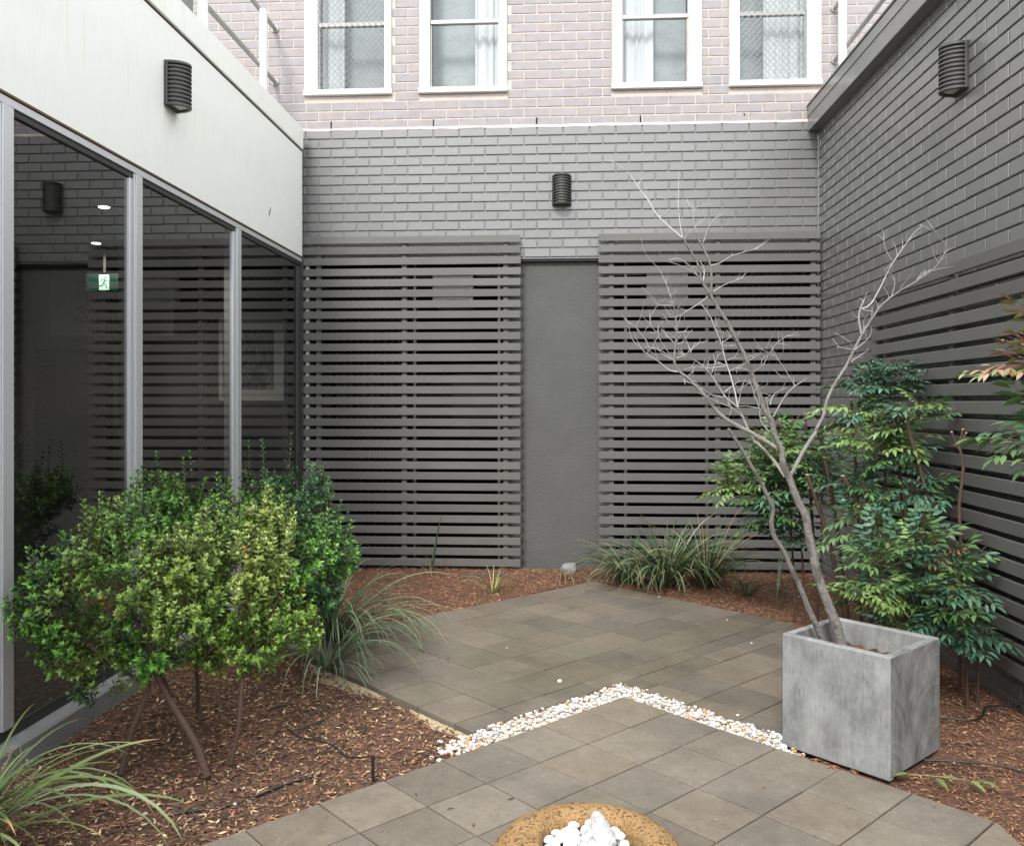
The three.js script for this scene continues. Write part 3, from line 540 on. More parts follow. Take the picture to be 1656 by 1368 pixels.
// things in the room
function canvasTex(w, h, draw) { const c = document.createElement('canvas'); c.width = w; c.height = h; draw(c.getContext('2d'), w, h); const t = new THREE.CanvasTexture(c); t.colorSpace = THREE.SRGBColorSpace; return t; }
{
  const p = thing('framed_picture', 'white framed picture hanging on the end wall inside the glazed room', 'picture', [-2.90, 1.56, -7.8395]);
  const fm = std({ color: lin(0.75, 0.75, 0.74), roughness: 0.5 });
  for (const b of [[-0.31, -0.27, 0, 0.77, 0, 0.03], [0.27, 0.31, 0, 0.77, 0, 0.03], [-0.27, 0.27, 0, 0.04, 0, 0.029], [-0.27, 0.27, 0.73, 0.77, 0, 0.029]]) spanPart('frame', [...b, 0.003], fm, p);
  spanPart('mount', [-0.27, 0.27, 0.04, 0.73, 0.002, 0.012, 0.001], std({ color: lin(0.72, 0.72, 0.70), roughness: 0.8 }), p);
  const art = tex(256, 256, [1, 1], (u, v) => { const k = fbm(u, v, 5, 7, 5, 141), q = Math.abs(fbm(u, v, 9, 5, 4, 143) - 0.5); const c = 0.05 + 0.16 * k + (q < 0.03 ? 0.2 : 0); return [c, c, c * 0.95]; });
  const g = new THREE.PlaneGeometry(0.42, 0.56); part('print', g, std({ map: art, roughness: 0.6 }), p, [0, 0.385, 0.0135]);
}
{
  const s = thing('notice_board', 'pale notice board with lines of lettering high inside the glazed room', 'sign', [-4.25, 2.17, -7.8395]);
  spanPart('panel', [-0.6, 0.6, 0, 0.62, 0, 0.015, 0.003], std({ color: lin(0.5, 0.5, 0.48), roughness: 0.8 }), s);
  const t = canvasTex(1024, 512, (c, w, h) => { c.fillStyle = '#b4b4ae'; c.fillRect(0, 0, w, h); c.fillStyle = '#55554f'; c.textAlign = 'center'; c.font = 'bold 110px sans-serif'; c.fillText('(            SUS', w / 2, 140); c.fillStyle = '#1c1c1a'; c.font = 'bold 52px sans-serif'; c.fillText('TH DUGH TO', w / 2 - 60, 240); c.fillText('HOTIELEVASTTOH', w / 2 - 70, 322); c.fillText('HOTTE-UHIN TO   UNO', w / 2 - 30, 404); c.fillText('THIDUES-CI', w / 2 - 60, 484); });
  part('lettering', new THREE.PlaneGeometry(1.19, 0.61), std({ map: t, roughness: 0.8 }), s, [0, 0.31, 0.0165]);
}
{
  const s = thing('exit_sign', 'small green running man exit sign hanging inside the glazed room', 'sign', [-3.65, 2.43, -6.62]);
  spanPart('case', [-0.15, 0.15, 0, 0.14, -0.02, 0.018, 0.004], std({ color: lin(0.003, 0.022, 0.015), roughness: 0.4 }), s);
  spanPart('hanger', [-0.01, 0.01, 0.151, 0.37, -0.005, 0.005, 0.001], M.darkAlu, s);
  const t = canvasTex(128, 192, (c, w, h) => {
    c.fillStyle = '#a9cdbb'; c.fillRect(0, 0, w, h); c.strokeStyle = c.fillStyle = '#0c5a3c'; c.lineCap = 'round'; c.lineJoin = 'round';
    c.beginPath(); c.arc(82, 34, 13, 0, 7); c.fill(); c.lineWidth = 20; c.beginPath(); c.moveTo(72, 60); c.lineTo(58, 104); c.stroke();
    c.lineWidth = 13; c.beginPath(); c.moveTo(72, 58); c.lineTo(38, 56); c.lineTo(22, 80); c.stroke(); c.beginPath(); c.moveTo(72, 60); c.lineTo(96, 84); c.lineTo(120, 78); c.stroke();
    c.lineWidth = 15; c.beginPath(); c.moveTo(58, 104); c.lineTo(86, 130); c.lineTo(98, 172); c.stroke(); c.beginPath(); c.moveTo(56, 106); c.lineTo(40, 140); c.lineTo(8, 142); c.stroke();
  });
  part('pictogram', new THREE.PlaneGeometry(0.082, 0.12), std({ map: t, emissive: lin(1, 1, 1), emissiveMap: t, emissiveIntensity: 0.12, roughness: 0.5 }), s, [0.005, 0.07, 0.0195]);
  const l = new THREE.PointLight(lin(0.55, 1, 0.75), 0.003, 3); l.position.set(0.005, 0.075, 0.06); l.castShadow = true; s.add(l);
}
[[-2.90, -5.25, 'round ceiling downlight inside the glazed room, the one nearer the glass'], [-3.62, -6.44, 'round ceiling downlight inside the glazed room, the one above the exit sign']].forEach(([x, z, label]) => {
  const d = thing('downlight', label, 'light', [x, 2.795, z], 0, 'ceiling downlights in the glazed room');
  part('trim', new THREE.CylinderGeometry(0.042, 0.042, 0.012, 24), M.whiteSheet, d, [0, -0.006, 0]);
  part('lens', new THREE.CylinderGeometry(0.032, 0.032, 0.006, 24), std({ color: lin(0.9, 0.9, 0.88), emissive: lin(1, 0.95, 0.86), emissiveIntensity: 5 }), d, [0, -0.0155, 0]);
  const l = new THREE.SpotLight(lin(1, 0.93, 0.82), 3.2, 6, 1.4, 0.5); l.position.set(0, -0.03, 0); l.target.position.set(0, -2, 0); l.castShadow = true; d.add(l, l.target);
});

// ---------- slat screens ----------
function screen(label, x0, x1, y0, n, pitch, hgt, battens, pos, turn, ends) {
  const s = thing('slat_screen', label, 'screen', pos, turn, 'grey timber slat screens');
  const G = [0, 1, 2].map((k) => cbox(x1 - x0, hgt, 0.02, 0.0025, [k * 0.4, k * 0.37]));
  for (let k = 0; k < n; k++) { const m = part('slat', pick(G), pick([M.slat, M.slat, M.slat2, M.slat3]), s, [(x0 + x1) / 2 + rn() * 0.003, y0 + hgt / 2 + k * pitch + rn() * 0.0022, -0.01 + rn() * 0.0015]); m.rotation.set(rn() * 0.012, 0, rn() * 0.0011); }
  for (const b of battens) spanPart('batten', [b - 0.024, b + 0.024, y0 - 0.03, y0 + hgt + (n - 1) * pitch - 0.012, -0.058, -0.0235, 0.003], M.slat2, s);
  return s;
}
screen('tall grey slat screen on the back wall left of the rendered panel', -2.412, -0.386, 0.05, 31, 0.0985, 0.067, [-2.261, -1.46, -0.524], [0, 0, -7.78], 0);
screen('tall grey slat screen on the back wall right of the rendered panel', 0.32, 2.292, 0.05, 31, 0.0985, 0.067, [0.436, 1.391, 2.235], [0, 0, -7.78], 0);
screen('grey slat screen fixed along the right hand brick wall', 0, 5.4, 0.195, 22, 0.0993, 0.069, [0.06, 1.22, 2.42, 3.62, 4.8], [2.222, 0, -6.33], -Math.PI / 2);

// white vent boxes and the pipe behind the screens
function ventBox(x, label) {
  const v = thing('vent_box', label, 'wall unit', [x, 2.44, -7.882], 0, 'white units behind the slat screens');
  spanPart('body', [-0.185, 0.185, 0, 0.335, -0.06, 0.02, 0.012], M.whiteSheet, v);
  spanPart('stile', [-0.187, -0.145, 0.03, 0.338, 0.0205, 0.035, 0.004], M.whitePaint, v);
  spanPart('stile', [0.145, 0.187, 0.03, 0.338, 0.0205, 0.035, 0.004], M.whitePaint, v);
  for (let k = 0; k < 5; k++) spanPart('louvre', [-0.143, 0.143, 0.05 + k * 0.056, 0.096 + k * 0.056, 0.0205, 0.03, 0.003], M.whiteSheet, v);
  spanPart('bracket', [-0.16, 0.16, -0.02, -0.001, -0.31, -0.04, 0.003], M.steel, v);
}
ventBox(-1.017, 'white wall unit glimpsed behind the slats left of the rendered panel');
ventBox(0.947, 'white wall unit glimpsed behind the slats right of the rendered panel');
{
  const d = thing('downpipe', 'thin white downpipe behind the left end of the slat screen', 'pipe', [-2.372, 0, -7.83]);
  part('pipe', at(new THREE.CylinderGeometry(0.02, 0.02, 2.85, 14), 0, 1.43, 0), M.whitePaint, d);
  for (const y of [0.5, 1.5, 2.5]) part('clip', at(new THREE.TorusGeometry(0.0215, 0.003, 6, 16).rotateX(Math.PI / 2), 0, y, 0), M.steel, d);
}

// ---------- bulkhead lamps ----------
function bulkhead(label, pos, turn) {
  const l = thing('wall_lamp', label, 'lamp', pos, turn, 'louvred wall lamps');
  const w = 0.083, dp = 0.105, n = 24;
  const half = (sx, sz, x0) => { const s = new THREE.Shape(); for (let i = 0; i <= n; i++) { const a = Math.PI * i / n; i ? s.lineTo(Math.cos(a) * sx, Math.sin(a) * sz) : s.moveTo(sx, 0); } return s; };
  const ring = half(w, dp); const hole = new THREE.Path(); for (let i = 0; i <= n; i++) { const a = Math.PI * (1 - i / n), x = Math.cos(a) * (w - 0.02), y = 0.002 + Math.sin(a) * (dp - 0.02); i ? hole.lineTo(x, y) : hole.moveTo(x, y); } ring.holes.push(hole);
  const ex = (s, d, b) => { const g = new THREE.ExtrudeGeometry(s, { depth: d, bevelEnabled: true, bevelSize: b, bevelThickness: b, bevelSegments: 1, curveSegments: 8 }); g.rotateX(Math.PI / 2); g.scale(1, 1, 1); return g; };   // half disc lies flat, bulging along +z
  const rg = ex(ring, 0.009, 0.0015), cg = ex(half(w, dp), 0.012, 0.002);
  spanPart('back_plate', [-0.088, 0.088, 0, 0.27, -0.004, 0.018, 0.003], M.lamp, l);
  for (let k = 0; k < 9; k++) part('louvre', rg, M.lamp, l, [0, 0.04 + k * 0.0252, 0.018]);
  part('top_cap', cg, M.lamp, l, [0, 0.268, 0.018]);
  part('bottom_rim', ex(ring, 0.012, 0.002), M.lamp, l, [0, 0.016, 0.018]);
  const dg = ex(half(w - 0.026, dp - 0.026), 0.235, 0.001); part('diffuser', dg, M.lampGlass, l, [0, 0.248, 0.0195]);
  return l;
}
bulkhead('dark louvred wall lamp on the grey back wall above the rendered panel', [-0.013, 3.347, ZB + 0.004], 0);
bulkhead('dark louvred wall lamp on the white fascia', [XL + 0.004, 3.335, -5.09], Math.PI / 2);
bulkhead('dark louvred wall lamp on the right hand brick wall', [XR - 0.004, 3.335, -5.09], -Math.PI / 2);

// ---------- roof railings ----------
function railing(label, x, y0, posts, rails, zr) {
  const r = thing('roof_railing', label, 'railing', [x, y0, 0], 0, 'white roof railings');
  for (const [z, h] of posts) { spanPart('post', [-0.028, 0.028, 0, h, z - 0.028, z + 0.028, 0.003], M.whitePaint, r); spanPart('foot', [-0.05, 0.05, 0.0, 0.012, z - 0.05, z + 0.05, 0.002], M.whitePaint, r); }
  for (const y of rails) { const g = new THREE.CylinderGeometry(0.021, 0.021, zr[1] - zr[0], 14); g.rotateX(Math.PI / 2); part('rail', g, M.steel, r, [x > 0 ? 0.04 : -0.04, y - y0, (zr[0] + zr[1]) / 2]); const f = new THREE.CylinderGeometry(0.034, 0.034, 0.012, 16); f.rotateX(Math.PI / 2); part('flange', f, M.steel, r, [x > 0 ? 0.04 : -0.04, y - y0, zr[0] + 0.0065]); }
}
railing('white posted roof railing above the white fascia', -2.65, 3.992, [[-7.43, 1.03], [-6.16, 1.2], [-4.6, 1.2]], [4.54, 5.035], [-7.86, -2.5]);
railing('white posted roof railing above the right hand brick wall', 2.40, 4.162, [[-7.52, 1.2], [-6.0, 1.2], [-4.4, 1.2]], [4.62, 5.085], [-7.86, -2.5]);
{
  const b = thing('roof_unit', 'grey metal box standing on the roof above the white fascia', 'roof unit', [-3.28, 3.992, -6.55]);
  spanPart('casing', [-0.3, 0.3, 0.06, 1.0, -0.2, 0.2, 0.01], std({ color: lin(0.22, 0.23, 0.23), map: brickMap, roughness: 0.6 }), b);
  for (const sx of [-1, 1]) spanPart('foot', [sx * 0.22 - 0.03, sx * 0.22 + 0.03, 0, 0.059, -0.2, 0.2, 0.004], M.steel, b);
}

// ---------- planter ----------
{
  const L = PL, W = PW, H = 0.5, t = 0.038;
  // local x along the long front face, local z along the short side; foot of the box at its centre
  const ax = [PC[0], PC[1]], az = [PC[1], -PC[0]];           // world x, z of the two edges from the front corner: -ax and az
  const cx = 1.34 - ax[0] * L / 2 + az[0] * W / 2, cz = -3.6 - ax[1] * L / 2 + az[1] * W / 2;
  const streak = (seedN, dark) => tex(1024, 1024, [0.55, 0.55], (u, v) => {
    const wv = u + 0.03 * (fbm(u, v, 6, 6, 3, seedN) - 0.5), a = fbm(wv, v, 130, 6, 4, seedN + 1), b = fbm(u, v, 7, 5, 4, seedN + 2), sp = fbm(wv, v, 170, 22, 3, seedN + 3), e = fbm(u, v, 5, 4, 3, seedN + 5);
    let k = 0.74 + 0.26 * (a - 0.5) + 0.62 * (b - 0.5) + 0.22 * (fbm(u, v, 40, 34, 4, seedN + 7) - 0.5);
    if (dark) { const cell = Math.floor(v * 3 + 0.8 * (e - 0.5)), cxx = u - 0.3 - 0.25 * hash(cell, 3, seedN), cyy = v - (cell + 0.1) / 3, r = Math.hypot(cxx, cyy * 1.4), al = fbm(r + 0.3, 0.1 + 0.02 * e, 60, 4, 3, seedN + 9); k = 0.66 + 0.8 * (b - 0.5) + 0.42 * (al - 0.5) + 0.25 * (a - 0.5); }  // end face: swirl marks, and a darker base standing in for its shade
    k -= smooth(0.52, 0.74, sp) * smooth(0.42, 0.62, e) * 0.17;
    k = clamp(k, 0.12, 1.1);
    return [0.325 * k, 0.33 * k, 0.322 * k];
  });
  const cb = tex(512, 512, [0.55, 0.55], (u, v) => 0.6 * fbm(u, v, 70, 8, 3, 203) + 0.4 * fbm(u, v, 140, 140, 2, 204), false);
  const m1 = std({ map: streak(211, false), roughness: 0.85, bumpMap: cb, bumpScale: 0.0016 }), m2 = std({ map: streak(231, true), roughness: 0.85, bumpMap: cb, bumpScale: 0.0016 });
  const p = thing('concrete_planter', 'square grey concrete planter holding the bare tree', 'planter', [cx, 0, cz], Math.atan2(-ax[1], ax[0]));
  spanPart('side_panel', [-L / 2, L / 2, -0.012, H, W / 2 - t, W / 2, 0.006], m1, p);
  spanPart('side_panel', [-L / 2, L / 2, 0.001, H, -W / 2, -W / 2 + t, 0.006], m1, p);
  spanPart('side_panel', [L / 2 - t, L / 2 - 0.0015, 0.002, H - 0.001, -W / 2 + t, W / 2 - t, 0.003], m2, p).userData.label = 'side panel with swirling dark trowel marks and a base darkened as shade';
  spanPart('side_panel', [-L / 2 + 0.0015, -L / 2 + t, 0.002, H - 0.001, -W / 2 + t, W / 2 - t, 0.003], m1, p);
  // a thin skim over the shade toned end so that its face is one piece
  spanPart('end_skim', [L / 2 - 0.001, L / 2 + 0.0015, 0.004, H - 0.004, -W / 2 + 0.004, W / 2 - 0.004, 0.001], m2, p).userData.label = 'end face with swirling dark trowel marks and a base darkened as shade';
  const sg = new THREE.PlaneGeometry(L - 2 * t, W - 2 * t, 24, 20); sg.rotateX(-Math.PI / 2); const q = sg.attributes.position; for (let i = 0; i < q.count; i++) q.setY(i, 0.39 + 0.02 * rn()); sg.computeVertexNormals();
  part('soil', sg, M.soil, p);
}

// ---------- millstone fountain ----------
{
  const stoneMap = tex(1024, 512, [2, 0.5], (u, v) => { const a = fbm(u, v, 30, 10, 4, 301), s = fbm(u, v, 220, 60, 2, 302), k = 0.75 + 0.5 * a, d = s > 0.64 ? 0.35 : s < 0.3 ? 1.25 : 1; return [0.33 * k * d, 0.195 * k * d, 0.080 * k * d]; });
  const f = thing('millstone_fountain', 'round orange brown stone fountain set low in the front paving', 'fountain', [0.085, 0, -2.83]);
  const prof = [[0.05, 0.03], [0.148, 0.035], [0.152, 0.075], [0.158, 0.098], [0.172, 0.112], [0.21, 0.121], [0.255, 0.113], [0.29, 0.093], [0.318, 0.06], [0.328, 0.028], [0.322, 0.003]].map(([x, y]) => new THREE.Vector2(x, y));
  const g = new THREE.LatheGeometry(new THREE.SplineCurve(prof).getPoints(60), 96); const t = g.attributes.uv; for (let i = 0; i < t.count; i++) t.setXY(i, t.getX(i) * 2, t.getY(i) * 0.5);
  const p = g.attributes.position; for (let i = 0; i < p.count; i++) { const x = p.getX(i), y = p.getY(i), z = p.getZ(i), k = 1 + 0.012 * (vn(Math.atan2(z, x) * 3 + 20, y * 30, 0, 0, 4) - 0.5); p.setXYZ(i, x * k, y, z * k); } g.computeVertexNormals();
  part('stone_ring', g, std({ map: stoneMap, roughness: 0.7, bumpMap: coarse, bumpScale: 0.003 }), f);
  part('basin_floor', at(new THREE.CylinderGeometry(0.149, 0.149, 0.01, 40), 0, 0.036, 0), M.soil, f);
  const w = thing('water_jet', 'small bubbling jet of water in the middle of the fountain', 'water', [0.115, 0.120, -2.835]);
  const wp = [[0.058, -0.02], [0.056, 0.0], [0.04, 0.018], [0.03, 0.04], [0.021, 0.06], [0.013, 0.076], [0.0, 0.083]].map(([x, y]) => new THREE.Vector2(x, y));
  const wg = new THREE.LatheGeometry(new THREE.SplineCurve(wp).getPoints(30), 40), q = wg.attributes.position; for (let i = 0; i < q.count; i++) { const x = q.getX(i), y = q.getY(i), z = q.getZ(i), k = 1 + 0.35 * (vn(Math.atan2(z, x) * 2.2 + 20, y * 60 + 9, 0, 0, 14) - 0.5); q.setXYZ(i, x * k + 0.006 * Math.sin(y * 60), y, z * k); } wg.computeVertexNormals();
  part('water', wg, new THREE.MeshPhysicalMaterial({ color: lin(0.93, 0.95, 0.97), transmission: 0.75, thickness: 0.05, ior: 1.33, roughness: 0.22 }), w);
  // pebbles in the bowl, one by one
  const placed = [];
  for (let tries = 0; tries < 2600 && placed.length < 100; tries++) {
    const a = rr(0, 6.28), r = Math.sqrt(rnd()) * 0.137, x = Math.cos(a) * r, z = Math.sin(a) * r, layer = placed.length < 50 ? 0 : 1, s = rr(0.013, 0.023);
    if (placed.some((o) => o[3] === layer && Math.hypot(o[0] - x, o[1] - z) < (o[2] + s) * 0.83)) continue;
    placed.push([x, z, s, layer]);
    const c = rnd() < 0.9 ? [0.74, 0.74, 0.72] : [0.62, 0.5, 0.38], m = new THREE.Mesh(pick(pebbleGeos), rnd() < 0.9 ? M.peb1 || (M.peb1 = std({ color: lin(0.74, 0.74, 0.72), roughness: 0.45 })) : M.peb2 || (M.peb2 = std({ color: lin(0.62, 0.5, 0.38), roughness: 0.45 })));
    m.name = numbered('fountain_pebble'); m.castShadow = m.receiveShadow = true; m.position.set(0.085 + x, 0.062 + layer * 0.026 + rr(0, 0.006), -2.83 + z); m.scale.set(s * rr(0.9, 1.3), s * rr(0.8, 1.05), s * rr(0.9, 1.3)); m.rotation.set(rn() * 0.5, rr(0, 6.28), rn() * 0.5); scene.add(m);
    tag(m, 'smooth pale pebble heaped in the bowl of the stone fountain', 'pebble', 'pebbles in the fountain bowl');
  }
}

// ---------- small things on the ground ----------
function pipeThing(name, pts, r, label, cat, mat) { const B = new Build(false); B.limb(pts, r, r, 8, [1, 1, 1], 0, true, 8); return solo(name, B.geo(), mat, label, cat); }
pipeThing('drip_pipe', [[-1.30, 0.0, -3.98], [-1.20, 0.012, -3.86], [-1.12, 0.02, -3.82], [-1.03, 0.022, -3.76], [-0.93, 0.012, -3.66], [-0.80, 0.055, -3.575]], 0.0035, 'thin black irrigation tube curling over the mulch to its stake', 'pipe', M.black);
{
  const s = thing('irrigation_stake', 'short black irrigation stake at the edge of the front paving', 'stake', [-0.79, 0, -3.52]);
  part('stem', at(new THREE.CylinderGeometry(0.007, 0.006, 0.095, 10), 0, 0.02, 0), M.black, s);
  part('head', at(new THREE.CylinderGeometry(0.010, 0.010, 0.014, 12), 0, 0.072, 0), M.black, s);
}
pipeThing('drip_pipe', [[-1.50, -0.03, -3.20], [-1.30, -0.034, -3.30], [-1.14, -0.030, -3.48], [-1.02, -0.04, -3.60]], 0.006, 'black irrigation hose half buried in the front left bed', 'pipe', M.black);
pipeThing('drip_pipe', [[1.74, 0.0, -4.32], [1.86, 0.018, -4.27], [1.96, 0.02, -4.24], [2.04, 0.022, -4.30], [2.12, 0.024, -4.42], [2.29, 0.024, -4.44]], 0.006, 'black hose looping out from the right wall behind the planter', 'pipe', M.black);
pipeThing('drip_pipe', [[1.56, 0.004, -3.80], [1.70, 0.016, -3.76], [1.84, 0.018, -3.72], [2.02, 0.016, -3.50], [2.2, 0.016, -3.2]], 0.005, 'black hose lying on the mulch beside the planter', 'pipe', M.black);
{
  const g = new THREE.IcosahedronGeometry(0.075, 3), p = g.attributes.position; for (let i = 0; i < p.count; i++) { const v = V(p.getX(i), p.getY(i), p.getZ(i)), r = 0.8 + 0.5 * vn(v.x * 22 + 9, v.y * 22 + v.z * 19 + 9, 0, 0, 41); p.setXYZ(i, v.x * r, v.y * r * 0.75, v.z * r); } g.computeVertexNormals();
  solo('rock', g, std({ color: lin(0.30, 0.30, 0.29), map: brickMap, roughness: 0.9, bumpMap: coarse, bumpScale: 0.004 }), 'grey rock lying at the foot of the rendered panel', 'rock', null, [0.045, 0.045, -7.72]);
  const q = cbox(0.40, 0.022, 0.03, 0.004); solo('timber_offcut', q, std({ color: lin(0.09, 0.082, 0.072), map: brickMap, roughness: 0.9 }), 'weathered grey timber strip half buried below the left screen', 'timber', null, [-0.70, 0.022, -7.52], [0, 0.06, 0]);
  const st = [[-1.22, -4.10, 0.9, 0.15, 'black stick lying on the litter left of the pipe'], [-1.45, -4.35, 0.5, 0.12, 'thin dark twig lying on the mulch near the shrubs'], [-0.95, -4.05, 1.7, 0.1, 'short dark twig lying near the paver edge']];
  for (const [x, z, a, l, label] of st) { const B = new Build(false); B.limb([[-l / 2, 0, 0], [0, 0.008, 0.008], [l / 2, 0.004, 0]], 0.007, 0.004, 7, [1, 1, 1], 0.15); solo('stick', B.geo(), std({ color: lin(0.04, 0.038, 0.035), roughness: 0.9 }), label, 'stick', null, [x, bedH(x, z) + 0.02, z], [0, a, 0]); }
}

// ---------- plants ----------
M.leaf = new THREE.MeshPhysicalMaterial({ vertexColors: true, roughness: 0.34, transmission: 0.12, thickness: 0, side: THREE.DoubleSide });
M.leafMatt = new THREE.MeshPhysicalMaterial({ vertexColors: true, roughness: 0.55, transmission: 0.15, thickness: 0, side: THREE.DoubleSide });
M.bark = std({ color: lin(0.105, 0.064, 0.044), map: brickMap, roughness: 0.9, bumpMap: coarse, bumpScale: 0.004 });
M.cane = std({ color: lin(0.085, 0.045, 0.030), map: brickMap, roughness: 0.75, bumpMap: coarse, bumpScale: 0.002 });
M.cut = std({ color: lin(0.62, 0.47, 0.33), roughness: 0.8 });
const mix = (a, b, t) => [a[0] + (b[0] - a[0]) * t, a[1] + (b[1] - a[1]) * t, a[2] + (b[2] - a[2]) * t];
const shade = (c, w) => [c[0] * w, c[1] * w, c[2] * w];

// a leafy shoot: opposite pairs up a thin stem, a paler rosette of young leaves at its tip
function sprig(B, o, dir, len, leaf, old, young) {
  const d = dir.clone().normalize(); let s = d.clone().cross(V(0, 1, 0.01)); s.normalize(); const n = s.clone().cross(d);
  const pairs = Math.max(3, Math.round(len / 0.0145)); const spin = rr(0, 3.14);
  B.limb([o, o.clone().addScaledVector(d, len)], 0.0018, 0.001, 3, [0.10, 0.11, 0.04], 0, false, 1);
  for (let k = 0; k < pairs; k++) {
    const t = (k + 0.5) / pairs, p = o.clone().addScaledVector(d, len * t), a0 = spin + (k % 2) * Math.PI / 2 + rn() * 0.3, sz = leaf * (0.95 - 0.25 * Math.abs(t - 0.5)) * rr(0.8, 1.15);
    for (const q of [0, Math.PI]) {
      const a = a0 + q, out = s.clone().multiplyScalar(Math.cos(a)).addScaledVector(n, Math.sin(a)), l = out.clone().multiplyScalar(0.85).addScaledVector(d, 0.35 + 0.55 * t + rn() * 0.15);
      B.leafS(p, l, d, sz, sz * rr(0.40, 0.5), 0.35, rr(0.0, 0.3), shade(mix(old, young, smooth(0.45, 1, t) * 0.8), rr(0.6, 1.3)));
    }
  }
  const tip = o.clone().addScaledVector(d, len);
  for (let k = 0; k < 4; k++) { const a = k * 1.57 + spin, out = s.clone().multiplyScalar(Math.cos(a)).addScaledVector(n, Math.sin(a)); B.leafS(tip, out.multiplyScalar(0.55).addScaledVector(d, 0.85), d, leaf * 0.62, leaf * 0.27, 0.4, 0.2, shade(young, rr(0.9, 1.2))); }
}
function shrub(name, label, base, lumps, stems, opt) {
  const o = thing(name, label, 'shrub', base, 0, 'clipped small leaved shrubs');
  const B = new Build();
  const inside = (p) => lumps.some(([c, r]) => ((p.x - c[0]) / r[0]) ** 2 + ((p.y - c[1]) / r[1]) ** 2 + ((p.z - c[2]) / r[2]) ** 2 < 0.8);
  const vol = lumps.map(([c, r]) => r[0] * r[1] + r[1] * r[2] + r[0] * r[2]), tot = vol.reduce((a, b) => a + b, 0);
  lumps.forEach(([c, r, colour], li) => {
    const n = Math.round(opt.count * vol[li] / tot);
    for (let k = 0; k < n; k++) {
      const dir = V(rn(), rn(), rn()); if (dir.lengthSq() < 1e-3) continue; dir.normalize();
      const shell = rnd() < 0.72, f = (shell ? rr(0.84, 1.02) : rr(0.45, 0.85)) * (1 + 0.42 * (vn(dir.x * 3 + 9 + li * 7, dir.y * 3 + dir.z * 2.3 + 9, 0, 0, 70 + li) - 0.5));
      const p = V(c[0] + dir.x * r[0] * f, c[1] + dir.y * r[1] * f, c[2] + dir.z * r[2] * f);
      if (shell && inside(p)) continue;
      if (p.x < opt.minX) continue;
      if (vn(p.x * 8 + 40, p.y * 9 + p.z * 5 + 40, 0, 0, 131) * 0.6 + vn(p.x * 17 + 9, p.y * 17 + p.z * 11 + 9, 0, 0, 132) * 0.4 < 0.37) continue;   // gaps between the leafy twigs
      const young = colour ? colour[1] : opt.young, old = colour ? colour[0] : opt.old;
      const patch = vn(p.x * 7 + 20, p.y * 7 + p.z * 6 + 20, 0, 0, 99), pale = smooth(0.5, 0.8, patch) * (opt.pale || 0);
      let a = mix(old, [0.115, 0.155, 0.032], pale), b = mix(young, [0.26, 0.33, 0.08], pale);
      if (rnd() < 0.007) { a = [0.26, 0.10, 0.03]; b = [0.34, 0.18, 0.05]; }
      const out = dir.clone().multiplyScalar(0.7).add(V(rn() * 0.35, 0.6 + rn() * 0.25, rn() * 0.35)), tall = dir.y > 0.25 && rnd() < 0.14;
      sprig(B, p.clone().addScaledVector(out.clone().normalize(), -0.03), tall ? V(dir.x * 0.35 + rn() * 0.15, 1, dir.z * 0.35 + rn() * 0.15) : out, tall ? rr(0.10, 0.16) : rr(0.04, 0.085), rr(0.027, 0.038), a, b);
    }
  });
  for (const [x, y, z, h] of opt.shoots || []) { const d = V(rn() * 0.15, 1, rn() * 0.15); sprig(B, V(x, y - h * 0.6, z), d, h, 0.034, opt.old, opt.young); }
  const crown = part('crown', B.geo(), M.leaf, o); 
  for (const st of stems) { const T = new Build(false); T.limb(st[0], st[1], st[2], 9, [1, 1, 1], 0.07, true, 5); part('stem', T.geo(), M.bark, o); }
  return o;
}
const G1 = [[0.024, 0.080, 0.016], [0.11, 0.25, 0.030]], G2 = [[0.050, 0.105, 0.016], [0.16, 0.26, 0.040]], G3 = [[0.014, 0.055, 0.022], [0.060, 0.16, 0.045]];
const clump = (list, cols) => list.map(([x, y, z, r], i) => [[x, y, z], [r * 0.84, r * 0.70, r * 0.84], cols[i % cols.length]]);
